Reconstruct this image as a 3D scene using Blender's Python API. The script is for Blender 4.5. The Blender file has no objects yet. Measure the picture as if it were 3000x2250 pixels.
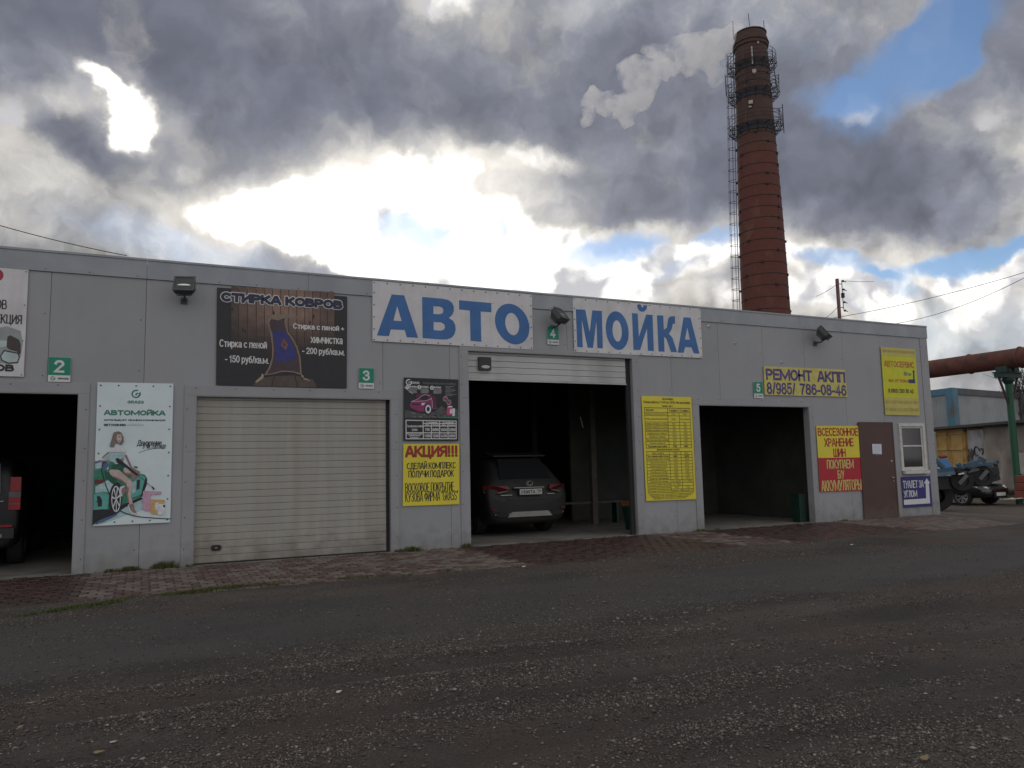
import bpy, bmesh, math, random
import numpy as np
from mathutils import Vector, Matrix
from mathutils.geometry import tessellate_polygon
random.seed(7); rng = np.random.default_rng(7)
S = bpy.context.scene; C = S.collection
rad = math.radians

# ------------------------------------------------------------------ camera
FPX, YAW, PITCH, ROLL, CD, CH = 2258.236, 0.4452214, 0.1060466, -0.021584, 13.2995, 1.46619
_f = Vector((math.sin(YAW)*math.cos(PITCH), math.cos(YAW)*math.cos(PITCH), math.sin(PITCH)))
_r0 = Vector((math.cos(YAW), -math.sin(YAW), 0)); _u0 = _r0.cross(_f)
_r = _r0*math.cos(ROLL) + _u0*math.sin(ROLL); _u = -_r0*math.sin(ROLL) + _u0*math.cos(ROLL)
CAM = Vector((0, -CD, CH))
cam = bpy.data.objects.new('camera', bpy.data.cameras.new('camera')); C.objects.link(cam)
cam.matrix_world = Matrix(((_r.x, _u.x, -_f.x, CAM.x), (_r.y, _u.y, -_f.y, CAM.y), (_r.z, _u.z, -_f.z, CAM.z), (0, 0, 0, 1)))
cam.data.sensor_width = 36; cam.data.lens = FPX/3000*36; cam.data.clip_end = 3000; cam.data.clip_start = .05
S.camera = cam

# ------------------------------------------------------------------ exposure
S.view_settings.view_transform = 'Standard'; S.view_settings.look = 'None'
S.view_settings.gamma = 1; S.view_settings.use_curve_mapping = False; S.view_settings.exposure = 0.0
S.render.engine = 'CYCLES'; S.cycles.max_bounces = 8; S.cycles.diffuse_bounces = 4; S.cycles.volume_bounces = 6
S.cycles.use_denoising = True

# survey helpers: a sight line of the photograph, met with a real plane of the place
def ray(px, py):
    return _f + _r*((px-1500)/FPX) - _u*((py-1125)/FPX)
def at(px, py, Y):
    d = ray(px, py); return CAM + d*((Y-CAM.y)/d.y)
def W(px, py):
    p = at(px, py, 0); return (p.x, p.z)
def gnd(px, py):
    d = ray(px, py); return CAM + d*(-CAM.z/d.z)
def dep(px, py, D):
    return CAM + ray(px, py)*D
def hor(px, py, R):
    d = ray(px, py); return CAM + d*(R/math.hypot(d.x, d.y))

# ------------------------------------------------------------------ sky and sun
SUN_AZ, SUN_EL = 14, 21
world = bpy.data.worlds.new('World'); S.world = world; world.use_nodes = True
nt = world.node_tree; N = nt.nodes; L = nt.links; N.clear()
def nd(t, **k):
    n = N.new(t)
    for a, b in k.items(): setattr(n, a, b)
    return n
def lk(a, b): L.new(a, b)
def M(op, a, b=None, c=None, clamp=False):
    n = nd('ShaderNodeMath', operation=op, use_clamp=clamp)
    for i, v in enumerate((a, b, c)):
        if v is None: continue
        if isinstance(v, (int, float)): n.inputs[i].default_value = v
        else: lk(v, n.inputs[i])
    return n.outputs[0]
def VM(op, a, b=None, c=None):
    n = nd('ShaderNodeVectorMath', operation=op)
    for i, v in enumerate((a, b, c)):
        if v is None: continue
        if isinstance(v, (tuple, list, Vector)): n.inputs[i].default_value = tuple(v)
        elif isinstance(v, (int, float)): n.inputs['Scale'].default_value = v
        else: lk(v, n.inputs[i])
    return n.outputs['Value'] if op in ('DOT_PRODUCT', 'LENGTH') else n.outputs[0]
def SS(v, a, b, o0=0., o1=1.):
    n = nd('ShaderNodeMapRange', interpolation_type='SMOOTHSTEP')
    lk(v, n.inputs[0])
    for i, x in zip((1, 2, 3, 4), (a, b, o0, o1)): n.inputs[i].default_value = x
    return n.outputs[0]
def NZ(vec, scale, detail=5, rough=.55, dist=0.):
    n = nd('ShaderNodeTexNoise'); lk(vec, n.inputs['Vector'])
    n.inputs['Scale'].default_value = scale; n.inputs['Detail'].default_value = detail
    n.inputs['Roughness'].default_value = rough; n.inputs['Distortion'].default_value = dist
    return n
def MIXC(f, a, b):
    n = nd('ShaderNodeMix', data_type='RGBA')
    if isinstance(f, (int, float)): n.inputs[0].default_value = f
    else: lk(f, n.inputs[0])
    for i, v in ((6, a), (7, b)):
        if isinstance(v, tuple): n.inputs[i].default_value = (*v, 1) if len(v) == 3 else v
        else: lk(v, n.inputs[i])
    return n.outputs[2]
tc = nd('ShaderNodeTexCoord'); D0 = tc.outputs['Generated']
nzw = NZ(D0, 4.5, 4, .6)
w1 = VM('SCALE', VM('SUBTRACT', nzw.outputs['Color'], (.5, .5, .5)), None); w1.node.inputs['Scale'].default_value = .085
DW = VM('NORMALIZE', VM('ADD', D0, w1))
nzw2 = NZ(D0, 18, 4, .65)
w2 = VM('SCALE', VM('SUBTRACT', nzw2.outputs['Color'], (.5, .5, .5)), None); w2.node.inputs['Scale'].default_value = .040
DW = VM('NORMALIZE', VM('ADD', DW, w2))
FRONT = SS(VM('DOT_PRODUCT', D0, tuple(_f)), .0, .25)
def blob(px, py, rx, ry, rot=0, amp=1., hard=0.):
    c = ray(px, py).normalized(); g = ray(px+1, py).normalized()
    ppr = 1/ (g-c).length
    t1 = (_r*math.cos(rad(rot)) - _u*math.sin(rad(rot))); t2 = (_r*math.sin(rad(rot)) + _u*math.cos(rad(rot)))
    t1 = (t1 - c*t1.dot(c)).normalized(); t2 = (t2 - c*t2.dot(c) - t1*t2.dot(t1)).normalized()
    u = VM('DOT_PRODUCT', DW, tuple(t1*(ppr/rx))); v = VM('DOT_PRODUCT', DW, tuple(t2*(ppr/ry)))
    r2 = M('MULTIPLY_ADD', u, u, M('MULTIPLY', v, v))
    return SS(r2, 0, 3.0-hard, amp, 0)
def total(bl):
    s = None
    for b in bl:
        o = blob(*b); s = o if s is None else M('ADD', s, o)
    return M('MULTIPLY', s, FRONT)
# all positions below are directions in the sky, written as the photograph's sight lines
BR = total([(1060, 570, 250, 85, -14, 1.2), (760, 605, 150, 52, -4), (930, 660, 180, 50, 8), (1060, 740, 120, 60, 20), (1240, 790, 300, 70, 8), (1450, 690, 240, 80, 8, 1.1), (1560, 480, 130, 36, 12, .8), (1250, 640, 200, 70, 10),
            (340, 300, 230, 130, 42, .34), (290, 225, 88, 34, 34, 1.5), (385, 345, 62, 80, 20, 1.6), (1850, 790, 190, 50, -8, .9), (1640, 840, 120, 60, 0, .9), (2080, 760, 110, 50, -5, .75), (1780, 860, 150, 60, 0, .6),
            (385, 70, 70, 120, -12, .52), (610, 375, 75, 110, 0, .5), (95, 325, 110, 60, 0, .48), (5, 400, 60, 90, 0, .55), (1290, 5, 80, 30, 0, .75),
            (2515, 325, 52, 36, -45, 1.), (2420, 840, 150, 60, 0, .65), (2700, 800, 200, 45, 8, .6), (2930, 790, 140, 50, -10, .8), (2560, 900, 60, 80, 0, .6),
            (2950, 370, 90, 60, 40, .5), (2880, 330, 50, 36, 30, .6), (2980, 600, 100, 50, 0, .5), (1950, 880, 220, 60, 0, .5), (2350, 890, 160, 60, 0, .5), (2700, 900, 200, 60, 0, .45), (2950, 900, 160, 60, 0, .5), (1500, 820, 200, 50, 0, .6), (1350, 560, 120, 60, 10, .5), (2700, 130, 20, 25, 0, .6), (2270, 730, 120, 40, 0, .5), (420, 570, 50, 40, 0, .4), (2370, 770, 90, 40, 0, .5), (1320, 420, 60, 50, 0, .35)])
GL = total([(1120, 630, 500, 190, 0, .95), (350, 300, 190, 120, 40, .85), (760, 600, 200, 70, -5, .5), (1800, 620, 500, 120, 10, .25), (2550, 830, 600, 110, 0, .5), (1300, 250, 120, 240, 10, .25), (60, 480, 160, 90, 0, .3), (2200, 690, 600, 50, -4, .22), (1850, 830, 420, 90, 0, .2)])
DK = total([(800, 170, 560, 180, 12, 1.1), (260, 410, 120, 75, 5, 1.1), (90, 90, 160, 200, 0, .35), (1200, 400, 100, 50, 45, 1.0), (720, 480, 260, 90, 0, .6), (1750, 330, 330, 160, 0, .6),
            (2480, 520, 330, 130, 5, 1.1), (2750, 580, 240, 110, 10, .9), (1700, 590, 280, 60, 6, .9), (2950, 120, 140, 240, 0, 1.1), (460, 440, 80, 50, 0, .6), (2020, 560, 240, 80, 0, .6), (2300, 350, 200, 200, 0, .3), (850, 780, 120, 45, 10, 1.2), (1000, 820, 90, 36, 10, 1.), (300, 560, 260, 70, 0, .2), (1340, 830, 60, 30, 0, .9), (1560, 850, 120, 45, 0, 1.1), (1900, 830, 90, 40, -10, .9), (2180, 830, 110, 50, 0, .7), (2780, 870, 140, 40, 10, .8), (1300, 590, 140, 30, 15, .6), (1700, 640, 160, 30, 0, .7), (1130, 860, 80, 30, 0, .5)])
BL = total([(2660, 210, 240, 90, -38, 1.25), (2800, 60, 90, 120, 0, .95), (2430, 290, 110, 50, -10, .85), (2870, 745, 220, 34, -12, 1.45), (2440, 768, 130, 30, 8, 1.35), (1800, 738, 120, 34, -5, 1.4), (2120, 708, 60, 24, 0, 1.2), (2600, 830, 70, 26, 20, .9), (1480, 800, 60, 24, 0, .8), (2000, 800, 70, 24, -20, .8),
            (1220, 690, 95, 36, 20, 1.55), (1330, 660, 50, 26, 0, .9), (1460, 668, 16, 20, 0, 1.), (560, 720, 280, 55, 8, .62), (2050, 60, 500, 130, 10, .42), (1740, 880, 90, 40, 0, .5), (2900, 940, 220, 90, 0, .45), (2500, 870, 60, 40, 0, .4)])
def VOR(vec, scale, detail=3., rough=.55):
    n = nd('ShaderNodeTexVoronoi', feature='F1', normalize=True); lk(vec, n.inputs['Vector']); n.inputs['Scale'].default_value = scale
    n.inputs['Detail'].default_value = detail; n.inputs['Roughness'].default_value = rough; return M('SUBTRACT', 1, n.outputs['Distance'])
big = NZ(D0, 3.4, 3, .55).outputs[0]; mid = NZ(DW, 9, 5, .6).outputs[0]; fin = NZ(DW, 26, 5, .62).outputs[0]
cb = M('SUBTRACT', big, .5); cm = M('SUBTRACT', mid, .5); cf = M('SUBTRACT', fin, .5)
sdir = Vector((math.sin(rad(SUN_AZ))*math.cos(rad(SUN_EL)), math.cos(rad(SUN_AZ))*math.cos(rad(SUN_EL)), math.sin(rad(SUN_EL))+.35))
pa = VOR(DW, 13, 2.); pb_ = VOR(VM('ADD', DW, tuple(sdir*.02)), 13, 2.); puff = M('SUBTRACT', pa, .62); lit = M('SUBTRACT', pa, pb_)
ne = M('ADD', M('MULTIPLY', cm, 1.5), M('MULTIPLY', cf, 1.1))
lowz = SS(VM('DOT_PRODUCT', D0, (0, 0, 1)), .17, .36, 1, 0)
dens = M('ADD', M('ADD', M('MULTIPLY', cb, 1.25), M('MULTIPLY', cm, .95)), M('ADD', M('MULTIPLY', cf, .45), M('MULTIPLY', puff, .35)))
thick = M('ADD', M('ADD', dens, .44), M('MULTIPLY', M('MINIMUM', DK, 1.2), .36))
thick = M('SUBTRACT', thick, M('MULTIPLY', GL, .30)); thick = M('SUBTRACT', thick, M('MULTIPLY', BR, .14))
ramp = nd('ShaderNodeValToRGB'); lk(SS(thick, .0, 1.), ramp.inputs[0]); e = ramp.color_ramp
e.elements[0].color = (.72, .69, .64, 1); e.elements[1].color = (.168, .180, .228, 1)
for p_, c_ in ((.22, (.50, .49, .48)), (.45, (.342, .346, .37)), (.68, (.242, .254, .30))):
    q_ = e.elements.new(p_); q_.color = (*c_, 1)
cloud = VM('SCALE', ramp.outputs[0], None); lk(M('MULTIPLY_ADD', lit, M('MULTIPLY_ADD', lowz, 2.2, 1.1), 1.0), cloud.node.inputs['Scale'])
glw = VM('SCALE', (1, 1, 1), None) if False else None
cg = nd('ShaderNodeMix', data_type='RGBA', blend_type='ADD'); lk(M('MULTIPLY', M('MULTIPLY', GL, GL), .20), cg.inputs[0]); lk(cloud, cg.inputs[6]); cg.inputs[7].default_value = (1, .94, .84, 1); cloud = cg.outputs[2]
brn = M('ADD', M('SUBTRACT', M('MULTIPLY', BR, .97), M('MULTIPLY', DK, .30)), M('ADD', M('MULTIPLY', ne, .85), M('MULTIPLY', puff, M('MULTIPLY_ADD', lowz, 1.1, .25))))
halo = SS(brn, .12, .75, 0, .50)
cloud = MIXC(M('MULTIPLY', halo, M('MULTIPLY_ADD', GL, .6, .5)), cloud, (.86, .82, .76))
brn = M('SUBTRACT', brn, M('MULTIPLY', dens, .42)); white = SS(brn, .44, 1.0)
wcol = MIXC(SS(M('ADD', M('MULTIPLY', GL, 1.0), M('MULTIPLY', lit, 3.8)), .15, .8), (.60, .60, .63), (1.35, 1.31, 1.24))
cloud = MIXC(white, cloud, wcol)
sky = nd('ShaderNodeTexSky', sky_type='NISHITA'); sky.sun_disc = False
sky.sun_elevation = rad(SUN_EL); sky.sun_rotation = rad(SUN_AZ); sky.altitude = 150; sky.air_density = 1.0; sky.dust_density = .3; sky.ozone_density = 3.0
bln = M('ADD', BL, M('SUBTRACT', M('MULTIPLY', cf, .6), M('MULTIPLY', dens, 1.0)))
blue = SS(M('SUBTRACT', bln, M('MULTIPLY', white, .3)), .10, 1.5, 0, .92)
gap = SS(big, .60, .74)                                   # breaks of blue in the rest of the sky as well
behind = M('SUBTRACT', 1., FRONT)
blue = M('MAXIMUM', blue, M('MULTIPLY', M('MULTIPLY', gap, behind), .8))
cloud = MIXC(M('MULTIPLY', behind, .75), cloud, VM('MULTIPLY', cloud, (1.05, 1.0, .93)))
cloud10 = VM('SCALE', cloud, 10)
cloud_rest = VM('SCALE', cloud10, None); lk(M('ADD', 1, M('MULTIPLY', behind, 1.0)), cloud_rest.node.inputs['Scale'])
col = MIXC(blue, cloud_rest, VM('MULTIPLY', sky.outputs[0], (1.0, 1.05, 1.12)))
bg = nd('ShaderNodeBackground'); bg.inputs[1].default_value = .1; lk(col, bg.inputs[0])
wo = nd('ShaderNodeOutputWorld'); lk(bg.outputs[0], wo.inputs[0])
world.cycles.sampling_method = 'MANUAL'; world.cycles.sample_map_resolution = 512
sl = bpy.data.lights.new('sun', 'SUN'); sl.energy = .5; sl.angle = rad(12); sl.color = (1, .95, .88)
so = bpy.data.objects.new('sun', sl); C.objects.link(so)
so.rotation_euler = (rad(90-SUN_EL), 0, rad(180-SUN_AZ))

if globals().get('SKY_ONLY'): raise SystemExit

# ------------------------------------------------------------------ materials
MATS = {}
def mat(name, col, rough=.6, metal=0., var=.12, vs=6., bump=0., bs=40., stain=None, sscale=2.5, samt=.5, grime=0., streak=0., bd=.01, trans=0, coords='Object', grain=0., gs=300., spec=.5, coat=0):
    if name in MATS: return MATS[name]
    m = bpy.data.materials.new(name); m.use_nodes = True; t = m.node_tree; b = t.nodes['Principled BSDF']
    b.inputs['Roughness'].default_value = rough; b.inputs['Metallic'].default_value = metal
    b.inputs['Specular IOR Level'].default_value = spec
    if coat: b.inputs['Coat Weight'].default_value = coat; b.inputs['Coat Roughness'].default_value = .06
    if trans: b.inputs['Transmission Weight'].default_value = trans
    tcn = t.nodes.new('ShaderNodeTexCoord'); geo = t.nodes.new('ShaderNodeNewGeometry')
    src = geo.outputs['Position'] if coords == 'World' else tcn.outputs['Object']
    def noise(sc, det=4):
        n = t.nodes.new('ShaderNodeTexNoise'); n.inputs['Scale'].default_value = sc; n.inputs['Detail'].default_value = det; t.links.new(src, n.inputs['Vector']); return n.outputs[0]
    def ramp(s, a, b_, o0, o1):
        n = t.nodes.new('ShaderNodeMapRange'); t.links.new(s, n.inputs[0])
        for i, x in zip((1, 2, 3, 4), (a, b_, o0, o1)): n.inputs[i].default_value = x
        return n.outputs[0]
    def mul(c, f):
        n = t.nodes.new('ShaderNodeVectorMath'); n.operation = 'SCALE'; t.links.new(c, n.inputs[0]); t.links.new(f, n.inputs['Scale']); return n.outputs[0]
    rgb = t.nodes.new('ShaderNodeRGB'); rgb.outputs[0].default_value = (*col, 1); c = rgb.outputs[0]
    if stain:
        mx = t.nodes.new('ShaderNodeMix'); mx.data_type = 'RGBA'; t.links.new(ramp(noise(sscale, 6), .48, .68, 0, samt), mx.inputs[0])
        t.links.new(c, mx.inputs[6]); mx.inputs[7].default_value = (*stain, 1); c = mx.outputs[2]
    if var: c = mul(c, ramp(noise(vs), .3, .7, 1-var, 1+var))
    if grain: c = mul(c, ramp(noise(gs, 2), .3, .7, 1-grain, 1+grain))
    if streak:      # rain runs
        mp = t.nodes.new('ShaderNodeMapping'); mp.inputs['Scale'].default_value = (9, 9, .45); t.links.new(geo.outputs['Position'], mp.inputs['Vector'])
        n = t.nodes.new('ShaderNodeTexNoise'); n.inputs['Scale'].default_value = 1.; n.inputs['Detail'].default_value = 5; t.links.new(mp.outputs[0], n.inputs['Vector']); c = mul(c, ramp(n.outputs[0], .35, .65, 1+streak*.5, 1-streak))
    if grime:       # splashed mud along the foot
        sp_ = t.nodes.new('ShaderNodeSeparateXYZ'); t.links.new(geo.outputs['Position'], sp_.inputs[0])
        n = t.nodes.new('ShaderNodeTexNoise'); n.inputs['Scale'].default_value = 5; n.inputs['Detail'].default_value = 6; t.links.new(geo.outputs['Position'], n.inputs['Vector'])
        ad = t.nodes.new('ShaderNodeMath'); ad.operation = 'MULTIPLY_ADD'; t.links.new(n.outputs[0], ad.inputs[0]); ad.inputs[1].default_value = -1.1; t.links.new(sp_.outputs[2], ad.inputs[2])
        mx = t.nodes.new('ShaderNodeMix'); mx.data_type = 'RGBA'; t.links.new(ramp(ad.outputs[0], -.62, -.12, grime, 0), mx.inputs[0]); t.links.new(c, mx.inputs[6]); mx.inputs[7].default_value = (.13, .115, .095, 1); c = mx.outputs[2]
    t.links.new(c, b.inputs['Base Color'])
    if bump:
        bp = t.nodes.new('ShaderNodeBump'); bp.inputs['Strength'].default_value = bump; bp.inputs['Distance'].default_value = bd
        t.links.new(noise(bs, 5), bp.inputs['Height']); t.links.new(bp.outputs[0], b.inputs['Normal'])
    MATS[name] = m; return m

# ------------------------------------------------------------------ mesh building
class MB:
    def __init__(s): s.v = []; s.f = []; s.mi = []; s.mats = []; s.sm = []
    def m(s, mt):
        if mt not in s.mats: s.mats.append(mt)
        return s.mats.index(mt)
    def add(s, vs, fs, mt, smooth=False):
        o = len(s.v); s.v += [tuple(v) for v in vs]; k = s.m(mt)
        for f in fs: s.f.append([o+i for i in f]); s.mi.append(k); s.sm.append(smooth)
    def box(s, x0, x1, y0, y1, z0, z1, mt, M4=None):
        vs = [(x, y, z) for x in (x0, x1) for y in (y0, y1) for z in (z0, z1)]
        if M4 is not None: vs = [M4 @ Vector(v) for v in vs]
        s.add(vs, [(0, 1, 3, 2), (4, 6, 7, 5), (0, 4, 5, 1), (2, 3, 7, 6), (0, 2, 6, 4), (1, 5, 7, 3)], mt)
    def tube(s, a, b, r, mt, n=8, r2=None, cap=True):
        a = Vector(a); b = Vector(b); d = (b-a).normalized(); r2 = r if r2 is None else r2
        x = d.orthogonal().normalized(); y = d.cross(x)
        vs = []
        for p, q in ((a, r), (b, r2)):
            for i in range(n):
                t = 2*math.pi*i/n; vs.append(p + x*(math.cos(t)*q) + y*(math.sin(t)*q))
        fs = [(i, (i+1) % n, n+(i+1) % n, n+i) for i in range(n)]
        s.add(vs, fs, mt, True)
        if cap: s.add(vs, [tuple(range(n-1, -1, -1)), tuple(range(n, 2*n))], mt)
    def path(s, pts, r, mt, n=6):
        for a, b in zip(pts[:-1], pts[1:]): s.tube(a, b, r, mt, n)
    def ring(s, c, R, r, mt, n=32, k=6, sx=1., axis='z', a0=0., a1=2*math.pi):
        closed = abs(a1-a0-2*math.pi) < 1e-6; nn = n if closed else n+1; vs = []
        for i in range(nn):
            t = a0+(a1-a0)*i/n
            for j in range(k):
                u = 2*math.pi*j/k; q = R+r*math.cos(u); h = r*math.sin(u)
                p = (q*math.cos(t)*sx, q*math.sin(t), h)
                if axis == 'y': p = (p[0], p[2], p[1])
                if axis == 'x': p = (p[2], p[0], p[1])
                vs.append((c[0]+p[0], c[1]+p[1], c[2]+p[2]))
        fs = [(i*k+j, ((i+1) % nn)*k+j, ((i+1) % nn)*k+(j+1) % k, i*k+(j+1) % k) for i in range(n) for j in range(k)]
        s.add(vs, fs, mt, True)
    def lathe(s, prof, mt, c=(0, 0, 0), n=32, axis='z', mats=None):
        vs = []; 
        for (r, h) in prof:
            for i in range(n):
                t = 2*math.pi*i/n; p = (r*math.cos(t), r*math.sin(t), h)
                if axis == 'y': p = (p[0], p[2], p[1])
                if axis == 'x': p = (p[2], p[0], p[1])
                vs.append((c[0]+p[0], c[1]+p[1], c[2]+p[2]))
        for k in range(len(prof)-1):
            fs = [(i, (i+1) % n, n+(i+1) % n, n+i) for i in range(n)]
            s.add(vs[k*n:(k+2)*n], fs, mats[k] if mats else mt, True)
    def poly(s, pts, y0, y1, mt, holes=()):   # a flat outline in X,Z with real thickness between y0 (front) and y1
        loops = [[Vector((p[0], p[1], 0)) for p in pts]] + [[Vector((p[0], p[1], 0)) for p in h] for h in holes]
        tri = tessellate_polygon(loops); fl = [p for l in loops for p in l]; n = len(fl)
        fs = []
        for t in tri:
            a, b, c = (fl[i] for i in t)
            if (b-a).cross(c-a).z < 0: t = (t[0], t[2], t[1])
            fs.append(tuple(t))
        s.add([(p.x, y0, p.y) for p in fl], fs, mt)
        if y1 is not None:
            o = 0
            for l in loops:
                k = len(l); vs = [(p.x, y0, p.y) for p in l] + [(p.x, y1, p.y) for p in l]
                s.add(vs, [(i, (i+1) % k, k+(i+1) % k, k+i) for i in range(k)], mt)
    def build(s, name, parent=None, loc=None, bevel=0):
        me = bpy.data.meshes.new(name); me.from_pydata(s.v, [], s.f)
        for mt in s.mats: me.materials.append(mt)
        me.polygons.foreach_set('material_index', s.mi); me.polygons.foreach_set('use_smooth', s.sm)
        me.update()
        o = bpy.data.objects.new(name, me); C.objects.link(o)
        if loc is not None: o.location = loc
        if parent is not None:
            o.parent = parent
            if loc is None and parent.type == 'EMPTY': o.location = -parent.location if not s.__dict__.get('local') else (0, 0, 0)
        if bevel:
            b = o.modifiers.new('b', 'BEVEL'); b.width = bevel; b.segments = 2; b.limit_method = 'ANGLE'
        return o
def tag(o, label, cat, group=None):
    o['label'] = label; o['category'] = cat
    if group: o['group'] = group
    return o
def empty(name, loc, label, cat, group=None, rz=0):
    o = bpy.data.objects.new(name, None); C.objects.link(o); o.location = loc; o.rotation_euler = (0, 0, rz); o.empty_display_size = .1
    return tag(o, label, cat, group)
def sub(mb, name, parent):
    brk = mb.__dict__.get('brk', [])
    if name == 'lettering' and len(brk) > 1 and len(brk) < 40:      # every written line is a part of its own
        cut = [0]+brk[1:]+[len(mb.f)]; o = None
        for a, b in zip(cut[:-1], cut[1:]):
            if a == b: continue
            used = sorted({i for f in mb.f[a:b] for i in f}); mp = {i: k for k, i in enumerate(used)}
            q = MB(); q.mats = mb.mats; q.v = [mb.v[i] for i in used]; q.f = [[mp[i] for i in f] for f in mb.f[a:b]]; q.mi = mb.mi[a:b]; q.sm = mb.sm[a:b]
            o = sub(q, 'lettering_line', parent)
        return o        # a part: world-coordinate mesh under an unrotated empty or a mesh at the origin of its own frame
    o = mb.build(name)
    o.parent = parent; p = parent; off = Vector((0, 0, 0))
    while p is not None: off += p.location; p = p.parent
    o.location = -off
    return o
def subl(mb, name, parent):       # a part whose mesh is already written in the parent's own frame
    o = mb.build(name); o.parent = parent; return o

# ------------------------------------------------------------------ lettering
def _ar(cx, cy, rx, ry, a0, a1, n=8):
    return [(cx+rx*math.cos(rad(a0+(a1-a0)*i/n)), cy+ry*math.sin(rad(a0+(a1-a0)*i/n))) for i in range(n+1)]
def _glyphs():
    G = {}
    G['А'] = (.66, [[(0, 0), (.27, 1), (.39, 1), (.66, 0)], [(.1, .3), (.56, .3)]])
    G['Б'] = (.56, [[(.5, 1), (0, 1), (0, 0), (.3, 0)]+_ar(.3, .28, .26, .28, -90, 90)+[(0, .56)]])
    G['В'] = (.58, [[(0, .0), (0, 1), (.3, 1)]+_ar(.3, .77, .22, .23, 90, -90)+[(0, .54)], [(0, .54), (.33, .54)]+_ar(.33, .27, .25, .27, 90, -90)+[(0, 0)]])
    G['Г'] = (.48, [[(0, 0), (0, 1), (.48, 1)]])
    G['Д'] = (.68, [[(0, -.2), (0, 0), (.68, 0), (.68, -.2)], [(.1, 0), (.17, .5), (.19, 1), (.57, 1), (.57, 0)]])
    G['Е'] = (.52, [[(.52, 1), (0, 1), (0, 0), (.52, 0)], [(0, .52), (.46, .52)]])
    G['Ж'] = (.9, [[(.45, 0), (.45, 1)], [(0, 1), (.34, .5), (0, 0)], [(.9, 1), (.56, .5), (.9, 0)], [(.34, .5), (.56, .5)]])
    G['З'] = (.54, [_ar(.26, .76, .24, .24, 165, -90, 10), _ar(.27, .26, .27, .26, 90, -165, 10), [(.16, .52), (.28, .52)]])
    G['И'] = (.56, [[(0, 1), (0, 0)], [(0, .06), (.56, .94)], [(.56, 1), (.56, 0)]])
    G['Й'] = (.56, G['И'][1]+[_ar(.28, 1.3, .14, .12, 190, 350, 6)])
    G['К'] = (.58, [[(0, 0), (0, 1)], [(0, .42), (.14, .52), (.54, 1)], [(.16, .56), (.58, 0)]])
    G['Л'] = (.58, [[(0, 0), (.1, .08), (.15, .5), (.16, 1), (.58, 1), (.58, 0)]])
    G['М'] = (.92, [[(0, 0), (0, 1)], [(0, .98), (.46, .12), (.92, .98)], [(.92, 1), (.92, 0)]])
    G['Н'] = (.56, [[(0, 0), (0, 1)], [(.56, 0), (.56, 1)], [(0, .52), (.56, .52)]])
    G['О'] = (.66, [_ar(.33, .5, .33, .5, 90, 450, 20)])
    G['П'] = (.56, [[(0, 0), (0, 1), (.56, 1), (.56, 0)]])
    G['Р'] = (.54, [[(0, 0), (0, 1), (.28, 1)]+_ar(.28, .73, .26, .27, 90, -90)+[(0, .46)]])
    G['С'] = (.60, [_ar(.32, .5, .32, .5, 50, 310, 14)])
    G['Т'] = (.58, [[(0, 1), (.58, 1)], [(.29, 1), (.29, 0)]])
    G['У'] = (.64, [[(0, 1), (.32, .36)], [(.64, 1), (.28, .16), (.17, 0), (.04, 0)]])
    G['Ф'] = (.76, [[(.38, -.04), (.38, 1.04)], _ar(.38, .53, .38, .33, 0, 360, 18)])
    G['Х'] = (.6, [[(0, 1), (.6, 0)], [(0, 0), (.6, 1)]])
    G['Ц'] = (.62, [[(0, 1), (0, 0), (.62, 0), (.62, -.2)], [(.5, 1), (.5, 0)]])
    G['Ч'] = (.54, [[(0, 1), (0, .6), (.1, .45), (.54, .45)], [(.54, 1), (.54, 0)]])
    G['Ш'] = (.8, [[(0, 1), (0, 0), (.8, 0), (.8, 1)], [(.4, 1), (.4, 0)]])
    G['Щ'] = (.88, [[(0, 1), (0, 0), (.88, 0), (.88, -.2)], [(.4, 1), (.4, 0)], [(.78, 1), (.78, 0)]])
    G['Ь'] = (.54, [[(0, 1), (0, 0), (.28, 0)]+_ar(.28, .27, .26, .27, -90, 90)+[(0, .54)]])
    G['Ы'] = (.78, G['Ь'][1]+[[(.76, 0), (.76, 1)]])
    G['Ъ'] = (.66, [[(0, 1), (.14, 1), (.14, 0), (.38, 0)]+_ar(.38, .27, .26, .27, -90, 90)+[(.14, .54)]])
    G['Э'] = (.60, [_ar(.28, .5, .32, .5, 130, -130, 14), [(.2, .52), (.58, .52)]])
    G['Ю'] = (.86, [[(0, 0), (0, 1)], [(0, .5), (.28, .5)], _ar(.56, .5, .30, .5, 0, 360, 18)])
    G['Я'] = (.56, [[(.56, 0), (.56, 1), (.28, 1)]+_ar(.28, .73, .26, .27, 90, 270)+[(.56, .46)], [(.28, .46), (0, 0)]])
    G['Ё'] = G['Е']
    low = {}
    for c_, g in list(G.items()):
        low[c_.lower()] = (g[0]*.78, [[(x*.78, y*.72) for x, y in st] for st in g[1]])
    G.update(low)
    G['а'] = (.44, [_ar(.22, .50, .21, .22, 150, 0, 8)+[(.43, 0)], _ar(.2, .2, .2, .2, 60, 400, 10)])
    G['б'] = (.46, [_ar(.23, .33, .23, .33, 150, 510, 14), [(.03, .4), (.06, .8), (.2, .94), (.42, 1)]])
    G['е'] = (.46, [[(.0, .38), (.46, .38)]+_ar(.23, .36, .23, .36, 5, 320, 12)])
    G['р'] = (.46, [[(0, -.25), (0, .72)], _ar(.23, .36, .23, .36, 160, -160, 12)])
    G['у'] = (.46, [[(0, .72), (.24, .1)], [(.46, .72), (.2, -.15), (.1, -.25), (.02, -.25)]])
    G['ф'] = (.62, [[(.31, -.25), (.31, 1)], _ar(.31, .36, .31, .34, 0, 360, 16)])
    G['0'] = (.5, [_ar(.25, .5, .25, .5, 90, 450, 18)])
    G['1'] = (.3, [[(0, .75), (.2, .98), (.2, 0)]])
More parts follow.
